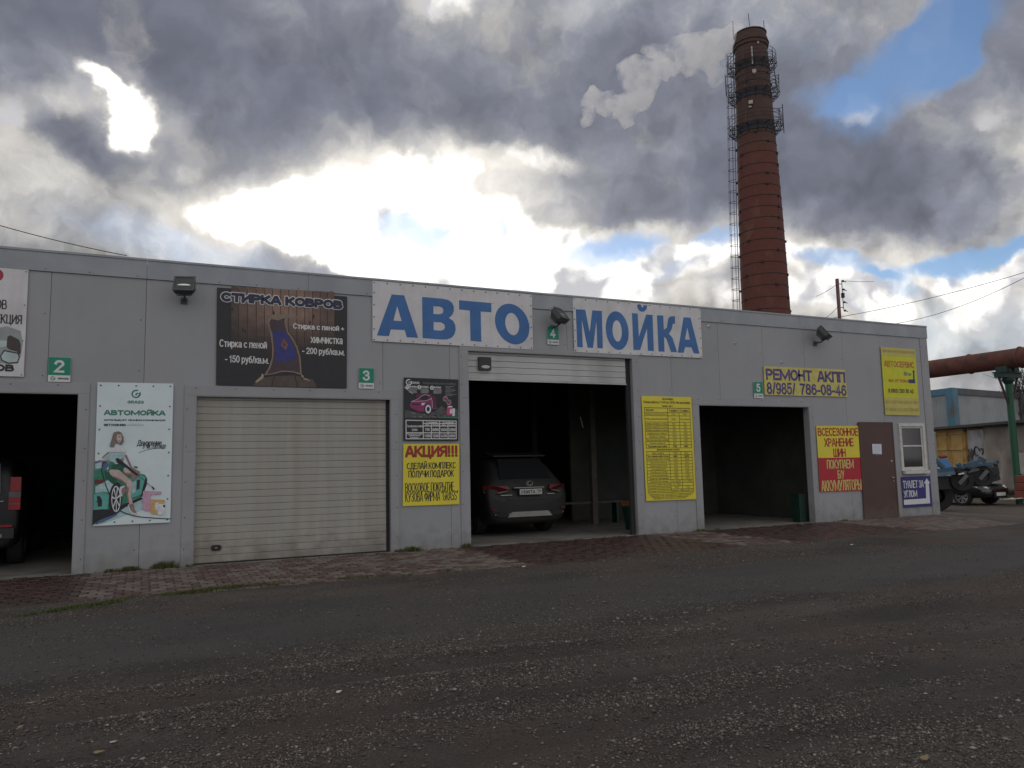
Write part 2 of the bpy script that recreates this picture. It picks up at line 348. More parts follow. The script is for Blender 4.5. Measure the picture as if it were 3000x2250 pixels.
    G['2'] = (.52, [_ar(.26, .74, .25, .26, 170, -20, 10)+[(.0, 0), (.52, 0)]])
    G['3'] = (.52, [_ar(.25, .76, .23, .24, 165, -90, 10), _ar(.26, .27, .26, .27, 90, -165, 10)])
    G['4'] = (.56, [[(.40, 0), (.40, 1), (0, .28), (.56, .28)]])
    G['5'] = (.52, [[(.47, 1), (.1, 1), (.03, .5)]+_ar(.25, .33, .26, .33, 130, -160, 12)])
    G['6'] = (.52, [_ar(.27, .5, .26, .5, 50, 180, 8)+_ar(.26, .31, .25, .31, 180, 540, 16)])
    G['7'] = (.5, [[(0, 1), (.5, 1), (.26, .5), (.16, 0)]])
    G['8'] = (.52, [_ar(.26, .77, .22, .23, 0, 360, 14), _ar(.26, .27, .26, .27, 0, 360, 16)])
    G['9'] = (.52, [_ar(.25, .5, .26, .5, -130, 0, 8)+_ar(.26, .69, .25, .31, 0, 360, 16)])
    G['-'] = (.26, [[(0, .36), (.26, .36)]]); G['/'] = (.26, [[(0, 0), (.26, 1)]]); G['.'] = (.02, [[(0, 0), (.02, 0)]]); G[','] = (.04, [[(.04, 0), (0, -.14)]]); G[':'] = (.02, [[(0, 0), (.02, 0)], [(0, .5), (.02, .5)]])
    G['!'] = (.14, [[(.07, 1), (.07, .34)], [(.07, 0), (.08, 0)]]); G['+'] = (.42, [[(0, .42), (.42, .42)], [(.21, .2), (.21, .64)]])
    G['('] = (.16, [_ar(.3, .45, .28, .62, 130, 230, 6)]); G[')'] = (.16, [_ar(-.14, .45, .28, .62, 50, -50, 6)])
    G['«'] = (.34, [[(.16, .6), (0, .35), (.16, .1)], [(.34, .6), (.18, .35), (.34, .1)]]); G['»'] = (.34, [[(0, .6), (.16, .35), (0, .1)], [(.18, .6), (.34, .35), (.18, .1)]])
    G['“'] = (.2, [[(.05, 1.05), (0, .85)], [(.2, 1.05), (.15, .85)]]); G['”'] = (.2, [[(.05, 1.05), (0, .85)], [(.2, 1.05), (.15, .85)]])
    G['G'] = (.66, [_ar(.33, .5, .33, .5, 50, 330, 14)+[(.64, .48), (.36, .48)]]); G['R'] = (.56, G['Р'][1]+[[(.26, .46), (.56, 0)]]); G['A'] = G['А']
    G['S'] = (.54, [_ar(.27, .755, .25, .245, 30, 250, 9)+_ar(.27, .26, .27, .26, 70, -150, 10)]); G['D'] = (.6, [[(0, 0), (0, 1), (.25, 1)]+_ar(.25, .5, .33, .5, 90, -90)+[(0, 0)]])
    G['H'] = G['Н']; G['o'] = G['о']; G['r'] = (.3, [[(0, 0), (0, .72)], [(0, .5), (.12, .7), (.3, .7)]]); G['a'] = G['а']; G['n'] = G['п']
    return G
GLY = _glyphs()
def stroke(mb, pts, t, Y, mt, cap=True):
    P = [Vector(p) for p in pts]; Q = [P[0]]
    for p in P[1:]:
        if (p-Q[-1]).length > 1e-5: Q.append(p)
    P = Q
    if len(P) < 2: return
    closed = (P[0]-P[-1]).length < 1e-4
    if closed: P = P[:-1]
    elif cap:
        P[0] = P[0]-(P[1]-P[0]).normalized()*t/2; P[-1] = P[-1]+(P[-1]-P[-2]).normalized()*t/2
    n = len(P); A_ = []; B_ = []
    for i in range(n):
        d0 = (P[i]-P[i-1]).normalized() if (i > 0 or closed) else None; d1 = (P[(i+1) % n]-P[i]).normalized() if (i < n-1 or closed) else None
        if d0 is None: d0 = d1
        if d1 is None: d1 = d0
        m_ = Vector((-d0.y-d1.y, d0.x+d1.x)); l_ = m_.length
        if l_ < 1e-4: m_ = Vector((-d1.y, d1.x)); k_ = 1
        else: m_ = m_/l_; k_ = min(1/max(.2, m_.dot(Vector((-d1.y, d1.x)))), 1.9)
        A_.append(P[i]+m_*(t/2*k_)); B_.append(P[i]-m_*(t/2*k_))
    m2 = n if closed else n-1
    for i in range(m2):
        j = (i+1) % n; yk = Y-i*.00003
        mb.add([(A_[i].x, yk, A_[i].y), (B_[i].x, yk, B_[i].y), (B_[j].x, yk, B_[j].y), (A_[j].x, yk, A_[j].y)], [(0, 1, 2, 3)], mt)
def letter(mb, text, p0, p1, Y, mt, bold=.0, res=3, slant=0., wt=.10, gap=.0, lim=.19):
    """painted text filling the wall rectangle p0 (X,Z top left) to p1 (X,Z bottom right), front at Y; bold = stroke growth in metres"""
    mb.__dict__.setdefault('brk', []).append(len(mb.f)); x = 0; st = []; sp = .215+gap
    for ch in text:
        if ch == ' ': x += .34; continue
        w, gs = GLY[ch]
        for g in gs: st.append([(x+a, b) for a, b in g])
        x += w+sp
    lx = min(p[0] for g in st for p in g); hx_ = max(p[0] for g in st for p in g); ly = min(p[1] for g in st for p in g); hy = max(p[1] for g in st for p in g)
    H = (p0[1]-p1[1]); t = wt*H/max(.3, hy-ly)+2*bold; t = min(t, lim*(p1[0]-p0[0])/(hx_-lx))
    if hy-ly < .3: hy += .3; ly -= .3
    w = (p1[0]-p0[0])-t; h = H-t
    for k, g in enumerate(st):
        g2 = [(p0[0]+t/2+(a-lx)/(hx_-lx)*w, p1[1]+t/2+(b-ly)/(hy-ly)*h) for a, b in g]
        if slant: g2 = [(a+slant*(b-p1[1]), b) for a, b in g2]
        stroke(mb, g2, t, Y-(k % 2)*.0007, mt)
def Z(ox, oy, sc):
    """zoomed-view survey coordinates -> wall plane"""
    return lambda x, y: W(ox+x*sc, oy+y*sc)
def strip(mb, pts, w, Y, mt, y1=None):
    for a, b in zip(pts[:-1], pts[1:]):
        d = Vector((b[0]-a[0], b[1]-a[1])); 
        if d.length < 1e-6: continue
        d.normalize(); n = Vector((-d.y, d.x))*w/2; e = d*w*.25
        mb.poly([(a[0]-n.x-e.x, a[1]-n.y-e.y), (b[0]-n.x+e.x, b[1]-n.y+e.y), (b[0]+n.x+e.x, b[1]+n.y+e.y), (a[0]+n.x-e.x, a[1]+n.y-e.y)], Y, y1, mt)
def disc(mb, c, r, Y, mt, n=16, y1=None, hole=0, ry=None):
    ry = ry or r
    o = [(c[0]+r*math.cos(2*math.pi*i/n), c[1]+ry*math.sin(2*math.pi*i/n)) for i in range(n)]
    h = [[(c[0]+hole*math.cos(2*math.pi*i/n), c[1]+hole*ry/r*math.sin(2*math.pi*i/n)) for i in range(n)]] if hole else ()
    mb.poly(o, Y, y1, mt, h)
# ------------------------------------------------------------------ palette
wall_m = mat('grey_panel', (.295, .308, .332), .5, var=.05, vs=.9, bump=.10, bs=220, stain=(.30, .30, .305), sscale=1.1, samt=.4, grain=.06, gs=160, grime=.5, streak=.015)
wall2_m = mat('grey_panel_greenish', (.283, .30, .312), .5, var=.05, vs=.9, bump=.10, bs=220, stain=(.28, .285, .285), sscale=1.1, samt=.4, grain=.06, gs=160, grime=.5, streak=.015)
cap_m = mat('grey_flashing', (.262, .288, .320), .42, var=.07, vs=1.3, bump=.06, bs=9, stain=(.38, .39, .41), sscale=1.7, samt=.45, grain=.05)
trim_m = mat('grey_trim', (.285, .296, .313), .48, var=.06, vs=1.5, bump=.05, bs=14, stain=(.27, .27, .27), sscale=2.2, samt=.4, grain=.05, grime=.5, streak=.015)
dark_m = mat('dark_gap', (.02, .02, .022), .9)
screw_m = mat('screw_head', (.10, .10, .105), .5, .5)
slat_m = mat('beige_door', (.325, .318, .288), .5, var=.07, vs=1.4, bump=.12, bs=260, stain=(.26, .23, .185), sscale=1.6, samt=.6, grain=.07, gs=200, grime=.7, streak=.08)
slat2_m = mat('silver_door', (.42, .43, .43), .35, .2, var=.08, vs=1.2, bump=.1, bs=200, stain=(.2, .2, .2), sscale=2.2, samt=.4, grain=.05)
black_m = mat('black_plastic', (.018, .018, .02), .4)
rubber_m = mat('black_rubber', (.016, .016, .017), .8, var=.2)
conc_m = mat('bay_concrete', (.19, .182, .165), .6, var=.2, vs=3, bump=.2, bs=60, stain=(.1, .1, .095), sscale=1.2, samt=.8)
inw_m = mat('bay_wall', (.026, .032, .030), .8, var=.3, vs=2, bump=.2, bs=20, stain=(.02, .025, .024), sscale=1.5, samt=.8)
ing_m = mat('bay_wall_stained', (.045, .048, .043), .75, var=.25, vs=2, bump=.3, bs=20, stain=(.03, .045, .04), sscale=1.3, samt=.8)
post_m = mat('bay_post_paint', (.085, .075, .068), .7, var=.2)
white_m = mat('white_vinyl', (.60, .60, .62), .55, var=.04, vs=3, bump=.7, bs=2.6, bd=.03, stain=(.46, .46, .46), sscale=2.2, samt=.4, streak=.05)
whp_m = mat('white_print', (.62, .63, .64), .5, var=.03)
blue_m = mat('blue_vinyl', (.035, .135, .36), .5, var=.08, vs=4, bump=.2, bs=3.2, stain=(.06, .18, .42), sscale=3, samt=.4)
yel_m = mat('yellow_vinyl', (.68, .59, .045), .5, var=.05, vs=3, grain=.03)
yelf_m = mat('faded_yellow_vinyl', (.55, .50, .14), .55, var=.12, vs=7, stain=(.5, .38, .12), sscale=6, samt=.4)
yelg_m = mat('green_yellow_vinyl', (.56, .56, .015), .5, var=.06, vs=6)
yelp_m = mat('pale_yellow_vinyl', (.50, .46, .12), .55, var=.06, vs=6)
red_m = mat('red_vinyl', (.40, .014, .025), .5, var=.06, vs=4)
redt_m = mat('red_letter', (.36, .02, .025), .5, var=.08, vs=20)
dk_m = mat('black_letter', (.02, .02, .025), .5, var=.1)
vio_m = mat('violet_letter', (.07, .045, .19), .55, var=.2, vs=14, stain=(.16, .13, .22), sscale=14, samt=.5)
navy_m = mat('navy_vinyl', (.022, .022, .16), .5, var=.05)
yt_m = mat('pale_yellow_letter', (.56, .53, .17), .5, var=.05)
oran_m = mat('faded_orange_letter', (.42, .13, .05), .55, var=.1)
fade_m = mat('bleached_letter', (.40, .27, .10), .6, var=.15)
grn_m = mat('green_vinyl', (.0, .22, .13), .5, var=.04)
grnt_m = mat('green_letter', (.03, .19, .13), .5, var=.04)
brown_m = mat('brown_door', (.075, .035, .03), .45, var=.08, vs=2, bump=.15, bs=180, grain=.05, grime=.4)
fr_m = mat('white_window_frame', (.55, .55, .53), .5, var=.08, vs=5, stain=(.35, .33, .3), sscale=6, samt=.5)
glass_m = mat('dark_glass', (.02, .022, .025), .06, var=0, spec=.6)
net_m = mat('grey_curtain', (.05, .05, .05), .9, var=.2, vs=3)
steel_m = mat('steel', (.45, .45, .45), .3, .9)
chrome_m = mat('chrome', (.6, .6, .6), .15, 1.)
lamp_m = mat('floodlight_housing', (.055, .063, .062), .55, var=.12, vs=12, bump=.1, bs=60)
lampg_m = mat('floodlight_glass', (.045, .05, .05), .25, spec=.35)
refl_m = mat('floodlight_reflector', (.7, .7, .68), .25, .8)

# ------------------------------------------------------------------ ground
def hsh(i, j):
    return np.modf(np.sin(i*127.1+j*311.7)*43758.5453)[0] % 1
def vnoise(x, y):
    xi, yi = np.floor(x), np.floor(y); fx, fy = x-xi, y-yi; fx = fx*fx*(3-2*fx); fy = fy*fy*(3-2*fy)
    a, b, c, d = hsh(xi, yi), hsh(xi+1, yi), hsh(xi, yi+1), hsh(xi+1, yi+1)
    return (a*(1-fx)+b*fx)*(1-fy)+(c*(1-fx)+d*fx)*fy
def fbm(x, y, o=4):
    s = 0; a = .5
    for k in range(o): s = s+a*vnoise(x*2**k+k*17.3, y*2**k+k*9.1); a *= .5
    return s
def sst(x, a, b):
    t = np.clip((x-a)/(b-a), 0, 1); return t*t*(3-2*t)
def rut(x, y, y0, w, slope=0., wob=.18):
    yy = y0+slope*x+wob*(vnoise(x*.35+y0, x*0+3.3)-.5)*2
    return np.exp(-((y-yy)/w)**2)
def edge_y(x): return -2.74+.16*(vnoise(x*1.1, x*0+5)-.5)*2+.10*(vnoise(x*4.3, x*0+9)-.5)*2
def zground(x, y):
    out = 1-sst(y, edge_y(x)-.10, edge_y(x)+.10)
    z = .012+.030*(fbm(x*.5, y*.9)-.47)+.012*(fbm(x*3.1, y*3.3)-.47)
    z = z-.04*rut(x, y, -7.75, .14, -.05)-.035*rut(x, y, -9.3, .16, -.06)+.018*rut(x, y, -7.42, .13, -.05)+.014*rut(x, y, -8.05, .12, -.05)-.015*rut(x, y, -6.1, .5, -.03)-.022*rut(x, y, -8.5, .1, -.09)-.02*rut(x, y, -10.0, .13, -.02)
    side = sst(x, 18.2, 18.6)
    return z*out*(1-side)+(-.05)*(1-out)*(1-side)+side*(-.2*sst(x, 19, 22)+.02*(fbm(x*.4, y*.4)-.47))
xs = np.concatenate([[-600, -200, -60, -20, -9], np.arange(-6, 24, .09), [25, 27, 30, 35, 45, 60, 100, 250, 600]])
ys = np.concatenate([[-400, -100, -40, -20], np.arange(-14, -2.2, .07), [-1.5, 0, 1.5, 3, 5, 8, 12, 20, 30, 50, 90, 150, 300, 600]])
X, Y = np.meshgrid(xs, ys); Zg = zground(X, Y)
far = (np.abs(X) > 30) | (Y > 12) | (Y < -16); Zg = np.where(far, np.where(X > 18.5, -.2, 0), Zg)
nx, ny = len(xs), len(ys)
idx = np.arange(nx*ny).reshape(ny, nx)
fa = np.stack([idx[:-1, :-1], idx[:-1, 1:], idx[1:, 1:], idx[1:, :-1]], -1).reshape(-1, 4)
gm = bpy.data.meshes.new('ground'); gm.from_pydata(np.stack([X, Y, Zg], -1).reshape(-1, 3).tolist(), [], fa.tolist())
gm.polygons.foreach_set('use_smooth', [True]*len(gm.polygons)); gm.update()
go = bpy.data.objects.new('ground', gm); C.objects.link(go); go['kind'] = 'structure'
m = bpy.data.materials.new('worn_asphalt_gravel'); m.use_nodes = True; gm.materials.append(m)
t = m.node_tree; nt = t; N = t.nodes; L = t.links; b = N['Principled BSDF']
P = nd('ShaderNodeNewGeometry').outputs['Position']
Pm = VM('MULTIPLY', P, (.35, 1., 1.))
base = NZ(Pm, 1.1, 6, .6).outputs[0]; fine = NZ(P, 60, 4, .7).outputs[0]; finer = NZ(P, 190, 3, .7).outputs[0]; midn = NZ(P, 9, 5, .6).outputs[0]
vo = nd('ShaderNodeTexVoronoi'); vo.inputs['Scale'].default_value = 62; lk(P, vo.inputs['Vector'])
vr = M('GREATER_THAN', nd_sep := vo.outputs['Color'] and M('MULTIPLY', VM('DOT_PRODUCT', vo.outputs['Color'], (1, 0, 0)), 1), .72)
stone = M('MULTIPLY', vr, SS(vo.outputs['Distance'], .18, .34, 1, 0))
sx = nd('ShaderNodeSeparateXYZ'); lk(P, sx.inputs[0])
rc = nd('ShaderNodeMapRange'); lk(sx.outputs[1], rc.inputs[0])
yy = M('ADD', sx.outputs[1], M('MULTIPLY', sx.outputs[0], .04))
yyw = M('ADD', yy, M('MULTIPLY', M('SUBTRACT', NZ(VM('MULTIPLY', P, (.5, .5, .5)), .9, 5, .6).outputs[0], .5), 1.6))
smooth = M('MULTIPLY', SS(yyw, -6.75, -6.35), SS(yyw, -4.6, -3.9, 1, 0))                 # the wheel-polished lane
c = MIXC(SS(base, .35, .65), (.046, .040, .037), (.084, .073, .065))
c = MIXC(SS(NZ(P, .45, 4, .6).outputs[0], .5, .62), c, (.076, .060, .051))
c = MIXC(M('MULTIPLY', smooth, .6), c, (.046, .044, .0455))
c = MIXC(M('MULTIPLY', M('SUBTRACT', 1, M('MULTIPLY', smooth, .75)), M('MULTIPLY', stone, .55)), c, (.18, .16, .14))
rt = SS(sx.outputs[0], 18.0, 19.5)
for y0_, sl_, w_ in ((-7.75, -.05, .15), (-9.3, -.06, .17), (-8.5, -.09, .11), (-10.0, -.02, .14)):
    dd = M('ADD', M('SUBTRACT', sx.outputs[1], y0_), M('ADD', M('MULTIPLY', sx.outputs[0], -sl_), M('MULTIPLY', M('SUBTRACT', NZ(P, .8, 3, .5).outputs[0], .5), .35)))
    c = MIXC(SS(M('ABSOLUTE', dd), w_*.4, w_*1.6, .40, 0), c, (.040, .035, .032))
c = MIXC(rt, c, (.12, .10, .082))
g1 = VM('SCALE', c, None); lk(M('MULTIPLY', SS(fine, .3, .7, .72, 1.3), SS(finer, .3, .7, .7, 1.32)), g1.node.inputs['Scale'])
lk(g1, b.inputs['Base Color']); lk(M('SUBTRACT', .88, M('MULTIPLY', smooth, .12)), b.inputs['Roughness']); b.inputs['Specular IOR Level'].default_value = .3
bp = nd('ShaderNodeBump'); bp.inputs['Distance'].default_value = .012; lk(M('SUBTRACT', .95, M('MULTIPLY', smooth, .55)), bp.inputs['Strength'])
lk(M('ADD', M('ADD', fine, M('MULTIPLY', finer, .5)), M('MULTIPLY', stone, 1.2)), bp.inputs['Height']); lk(bp.outputs[0], b.inputs['Normal'])

# loose gravel on it: nobody could count these
def gravel(n):
    dist = np.exp(rng.uniform(math.log(2.6), math.log(15), n*3)); ang = rng.uniform(rad(-11), rad(62), n*3)
    x = dist*np.sin(ang); y = -CD+dist*np.cos(ang)
    keep = (y < edge_y(x)-.02) & (x > -3) & (x < 19)
    x, y = x[keep], y[keep]
    yyv = y+.04*x+1.2*(fbm(x*.5, y*.5)-.47)
    dens = 1-.62*sst(yyv, -6.7, -6.3)*(1-sst(yyv, -5.0, -3.9))
    dens = dens*(.30+.9*sst(fbm(x*.55+7, y*1.2+3), .36, .56))*(.45+.8*sst(fbm(x*2.3+1, y*3.1+8), .36, .56))
    dens = dens*(1+1.2*rut(x, y, -7.42, .13, -.05)-.9*rut(x, y, -7.75, .15, -.05)-.85*rut(x, y, -9.3, .17, -.06)+.9*rut(x, y, -9.0, .14, -.06)-.8*rut(x, y, -8.5, .12, -.09)-.7*rut(x, y, -10.0, .15, -.02)+.7*rut(x, y, -8.25, .1, -.07))
    k = rng.random(len(x)) < dens*.75; x, y = x[k][:n], y[k][:n]; n = len(x)
    r = np.clip(rng.lognormal(math.log(.0047), .45, n), .0025, .018)
    d = np.hypot(x, y+CD); r = np.maximum(r, d*.00045)
    base = np.array([(1, 0, 0), (0, 1, 0), (-1, 0, 0), (0, -1, 0), (0, 0, .75), (0, 0, -.5)])
    V = base[None]*(r[:, None, None])*rng.uniform(.65, 1.25, (n, 6, 1)); a = rng.uniform(0, 6.28, n); ca, sa = np.cos(a)[:, None], np.sin(a)[:, None]
    sxx = rng.uniform(.75, 1.5, n)[:, None]
    vx = V[:, :, 0]*sxx; vx2 = vx*ca-V[:, :, 1]*sa; vy2 = vx*sa+V[:, :, 1]*ca
    z = zground(x, y)
    V = np.stack([vx2+x[:, None], vy2+y[:, None], V[:, :, 2]*.8+z[:, None]+r[:, None]*.3], -1).reshape(-1, 3)
    F = np.array([(0, 1, 4), (1, 2, 4), (2, 3, 4), (3, 0, 4), (1, 0, 5), (2, 1, 5), (3, 2, 5), (0, 3, 5)])
    F = (F[None]+6*np.arange(n)[:, None, None]).reshape(-1, 3)
    me = bpy.data.meshes.new('gravel'); me.vertices.add(len(V)); me.vertices.foreach_set('co', V.ravel())
    me.loops.add(F.size); me.loops.foreach_set('vertex_index', F.ravel().astype(np.int32))
    me.polygons.add(len(F)); me.polygons.foreach_set('loop_start', np.arange(0, F.size, 3, dtype=np.int32))
    me.polygons.foreach_set('loop_total', np.full(len(F), 3, dtype=np.int32))
    at_ = me.attributes.new('tone', 'FLOAT', 'POINT'); at_.data.foreach_set('value', np.repeat(rng.random(n), 6).astype(np.float32))
    me.update(calc_edges=True)
    return me
me = gravel(190000); o = bpy.data.objects.new('gravel', me); C.objects.link(o); o['kind'] = 'stuff'
tag(o, 'loose grey and brownish gravel chips scattered over the worn asphalt yard', 'gravel')
m = bpy.data.materials.new('gravel_stone'); m.use_nodes = True; me.materials.append(m)
nt = m.node_tree; N = nt.nodes; L = nt.links; b = N['Principled BSDF']
an = nd('ShaderNodeAttribute'); an.attribute_name = 'tone'
cr = nd('ShaderNodeValToRGB'); lk(an.outputs['Fac'], cr.inputs[0]); e = cr.color_ramp
e.elements[0].color = (.045, .038, .034, 1); e.elements[1].color = (.30, .27, .24, 1)
for p_, c_ in ((.3, (.06, .052, .047)), (.55, (.095, .083, .074)), (.75, (.135, .118, .104)), (.93, (.20, .18, .16))):
    q = e.elements.new(p_); q.color = (*c_, 1)
lk(cr.outputs[0], b.inputs['Base Color']); b.inputs['Roughness'].default_value = .85

# ------------------------------------------------------------------ paving of coil-shaped blocks
PX0, PX1, PY0 = -6.2, 18.1, -2.88
pav = MB(); pb_m = mat('paving_sand', (.055, .05, .045), .95, var=.3, vs=20, bump=.3, bs=80, coords='World', stain=(.04, .055, .02), sscale=3, samt=.7)
pav.box(PX0, PX1+.3, PY0+.05, .12, -.2, -.004, pb_m)
paving = pav.build('paving'); paving['kind'] = 'structure'
pm = [mat('paver_red', (.085, .052, .044), .75, var=.25, vs=14, bump=.35, bs=90, stain=(.05, .035, .032), sscale=6, samt=.7, grain=.15, gs=150, coords='World'),
      mat('paver_pink_grey', (.115, .085, .074), .8, var=.22, vs=14, bump=.35, bs=90, stain=(.10, .065, .058), sscale=6, samt=.7, grain=.15, gs=150, coords='World'),
      mat('paver_grey', (.145, .122, .108), .8, var=.2, vs=14, bump=.35, bs=90, stain=(.11, .09, .08), sscale=5, samt=.7, grain=.15, gs=150, coords='World'),
      mat('paver_wet_red', (.056, .027, .022), .55, var=.3, vs=10, bump=.3, bs=90, stain=(.03, .016, .015), sscale=5, samt=.7, grain=.15, gs=150, coords='World'),
      mat('paver_wet_dark', (.032, .022, .021), .5, var=.3, vs=10, bump=.3, bs=90, grain=.15, gs=150, coords='World')]
def paver_mesh(mt, name):
    g = .0955; w = .072; h = .078; q = .035
    out = [(-g, -h), (-g+q, -h), (-q*.4, -h+.012), (q*.4, -h+.012), (g-q, -h), (g, -h), (g-.016, 0), (g, h), (g-q, h), (q*.4, h-.012), (-q*.4, h-.012), (-g+q, h), (-g, h), (-g+.016, 0)]
    inn = [(x*.93, y*.92) for x, y in out]; n = len(out)
    vs = [(x, y, 0) for x, y in inn] + [(x, y, -.007) for x, y in out] + [(x, y, -.05) for x, y in out]
    fs = [tuple(range(n))]+[(i, n+i, n+(i+1) % n, (i+1) % n) for i in range(n)]+[(n+i, 2*n+i, 2*n+(i+1) % n, n+(i+1) % n) for i in range(n)]
    me = bpy.data.meshes.new(name); me.from_pydata(vs, [], fs); me.materials.append(mt); me.update(); return me
pmesh = [paver_mesh(x, 'paver') for x in pm]
pv = []
row = 0; y = -.10
ZIG = [(-6, -.9), (5.4, 9.15), (10.8, 14.1)]
while y > PY0:
    x = PX0+(.0985 if row % 2 else 0)+.1
    while x < PX1+.1+y*.45:
        open_ = max([1-min(1, max(0, max(a-x, x-b_)+.0)/.35) for a, b_ in ZIG]+[0])
        q = random.random(); n_ = float(vnoise(np.array(x*.8), np.array(y*1.1+3)))
        if open_ > .3+.4*q: k = 3 if (row+int(x/.197)) % 3 or q > .85 else 4
        elif x > 14.6: k = 1 if q < .6 else 2
        else: k = 2 if q < .25+.35*(n_-.4) else (1 if q < .6 else 0)
        pv.append((x, y, k)); x += .197
    y -= .162; row += 1
pv.sort(key=lambda p: (p[0])**2+(p[1]+CD)**2 if (p[0] > -2.2) else 1e6)
rest = MB()
for i, (x, y, k) in enumerate(pv):
    z = .016+random.gauss(0, .0028)-.012*max(0, -y-2.2); tx, ty, tz = (random.gauss(0, .014) for _ in range(3))
    R = Matrix.Translation((x+random.gauss(0, .0015), y, z)) @ Matrix.Rotation(tx, 4, 'X') @ Matrix.Rotation(ty, 4, 'Y') @ Matrix.Rotation(tz, 4, 'Z')
    if i < 300:
        o = bpy.data.objects.new('paver', pmesh[k]); C.objects.link(o); o.parent = paving; o.matrix_local = R
    else:
        me = pmesh[k]; rest.add([R @ v.co for v in me.vertices], [tuple(p.vertices) for p in me.polygons], pm[k])
o = subl(rest, 'paver_field', paving); o['kind'] = 'stuff'

# ------------------------------------------------------------------ the car wash building
HX0, HX1, HZ, HD = -6.2, 18.35, 4.87, 9.0
SEAM = 4.543
bays = {2: (-4.2, W(232, 1152)[0], 2.70), 3: (W(574.4, 1158)[0], W(1144.7, 1170)[0], 2.70),
        4: (W(1370, 1108)[0], W(1851, 1047)[0], W(1367, 1026)[1]), 5: (W(2044.8, 1186)[0], W(2368.3, 1192)[0], 2.70)}
DX0, DX1, DZ = W(2512, 1239)[0], W(2610, 1239)[0], 2.33
wx0, wz1 = W(2637, 1249); wx1, wz0 = W(2709, 1372)
bld = empty('car_wash_building', (6, 0, 0), 'long low grey panel-clad car wash building with four bay openings and flat roof', 'building')
seams = [-6.2, -3.9, -2.62, W(152, 797)[0], -.04, 1.23, 2.52, 3.80, 5.07, 6.33, 7.59, 8.85, 10.12, 11.43, 12.72, 14.0, 15.27, 16.57, 18.07]
holes = [(a, b_, 0, c_) for a, b_, c_ in bays.values()] + [(DX0, DX1, 0, DZ), (wx0, wx1, wz0, wz1)]
for i, (a, b_) in enumerate(zip(seams[:-1], seams[1:])):
    a += .003; b_ -= .003; pn = MB(); cuts = sorted({a, b_} | {h[j] for h in holes for j in (0, 1) if a < h[j] < b_})
    mt = wall2_m if i in (3, 7, 12) else wall_m
    for c0, c1 in zip(cuts[:-1], cuts[1:]):
        mid_ = (c0+c1)/2; segs = [(0.0, SEAM-.004)]
        for h in holes:
            if h[0] < mid_ < h[1]:
                ns = []
                for s0, s1 in segs:
                    if h[2] > s0+.01: ns.append((s0, min(s1, h[2])))
                    if h[3] < s1-.01: ns.append((max(s0, h[3]), s1))
                segs = ns
        for s0, s1 in segs: pn.box(c0, c1, 0, .10, s0+.004, s1, mt)
    if pn.v: sub(pn, 'wall_panel', bld)
bk = MB()   # dark joint backing
bk.box(HX0, HX1, .104, .12, 2.72, 4.8, dark_m) if False else None
for a, b_ in [(bays[2][1], bays[3][0]), (bays[3][1], bays[4][0]), (bays[4][1], bays[5][0]), (bays[5][1], DX0), (DX1, wx0), (wx1, HX1-.01)]:
    bk.box(a+.004, b_-.004, .102, .155, 0, 2.69, dark_m)
bk.box(HX0, bays[4][0], .102, .155, 2.705, 4.8, dark_m); bk.box(bays[4][1], wx0, .102, .155, 2.705, 4.8, dark_m)
bk.box(bays[4][0]+.002, bays[4][1]-.002, .102, .155, bays[4][2]+.004, 4.8, dark_m); bk.box(wx0+.002, HX1-.01, .102, .155, wz1+.004, 4.8, dark_m)
sub(bk, 'wall_backing', bld)
# fascia sheets and top flashing
fs_ = [-6.2, -2.6, -.04, 1.23+1.25, 5.07, 8.0, 10.9, 13.9, 16.57, HX1+.02]
for a, b_ in zip(fs_[:-1], fs_[1:]):
    q = MB(); q.box(a+.002, b_-.002, -.022, .1, SEAM, HZ-.035, cap_m); sub(q, 'fascia_sheet', bld)
    q = MB(); q.box(a+.001, b_-.001, -.034, .25, HZ-.034, HZ, cap_m); sub(q, 'roof_edge_flashing', bld)
# corner trim, side wall, roof, back
q = MB(); q.box(18.073, HX1, -.012, .10, 0, SEAM-.004, trim_m); q.box(HX1-.1, HX1+.012, .102, .35, 0, HZ-.036, trim_m); sub(q, 'corner_trim', bld)
for k in range(6):
    q = MB(); q.box(HX1-.1, HX1, .352+k*1.44, .35+(k+1)*1.44-.003, 0, HZ-.04, wall_m); sub(q, 'side_wall_panel', bld)
q = MB(); q.box(HX0-.1, HX0-.002, 0, HD, 0, HZ-.04, wall_m); sub(q, 'end_wall', bld)
q = MB(); q.box(HX0-.1, HX1, HD+.002, HD+.1, 0, HZ-.04, wall_m); sub(q, 'back_wall', bld)
q = MB(); q.box(HX0, HX1-.102, .252, HD, HZ-.25, HZ-.06, dark_m); sub(q, 'roof', bld)
q = MB(); q.box(HX0, HX1-.11, .16, HD, -.2, .022, conc_m)
for k, (a, b_, c_) in bays.items(): q.box(a+.004, b_-.004, -.035, .158, -.2, .020, conc_m)
q.box(DX0, DX1, .0, .158, -.2, .03, conc_m); sub(q, 'bay_floor', bld)
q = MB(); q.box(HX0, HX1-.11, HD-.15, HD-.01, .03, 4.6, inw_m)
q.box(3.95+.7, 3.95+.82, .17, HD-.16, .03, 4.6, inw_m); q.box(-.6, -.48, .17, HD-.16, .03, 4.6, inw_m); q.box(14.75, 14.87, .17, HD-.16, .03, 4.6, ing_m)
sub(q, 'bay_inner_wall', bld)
for (x, y) in ((9.92, 3.0), (9.95, 6.2), (6.0, 7.5), (12.6, 7.0)):
    q = MB(); q.box(x-.07, x+.07, y-.07, y+.07, .023, 4.6, post_m); sub(q, 'bay_post', bld)
q = MB(); q.box(9.99, 14.74, 4.2, 4.3, .03, 4.6, ing_m); sub(q, 'bay_partition', bld)
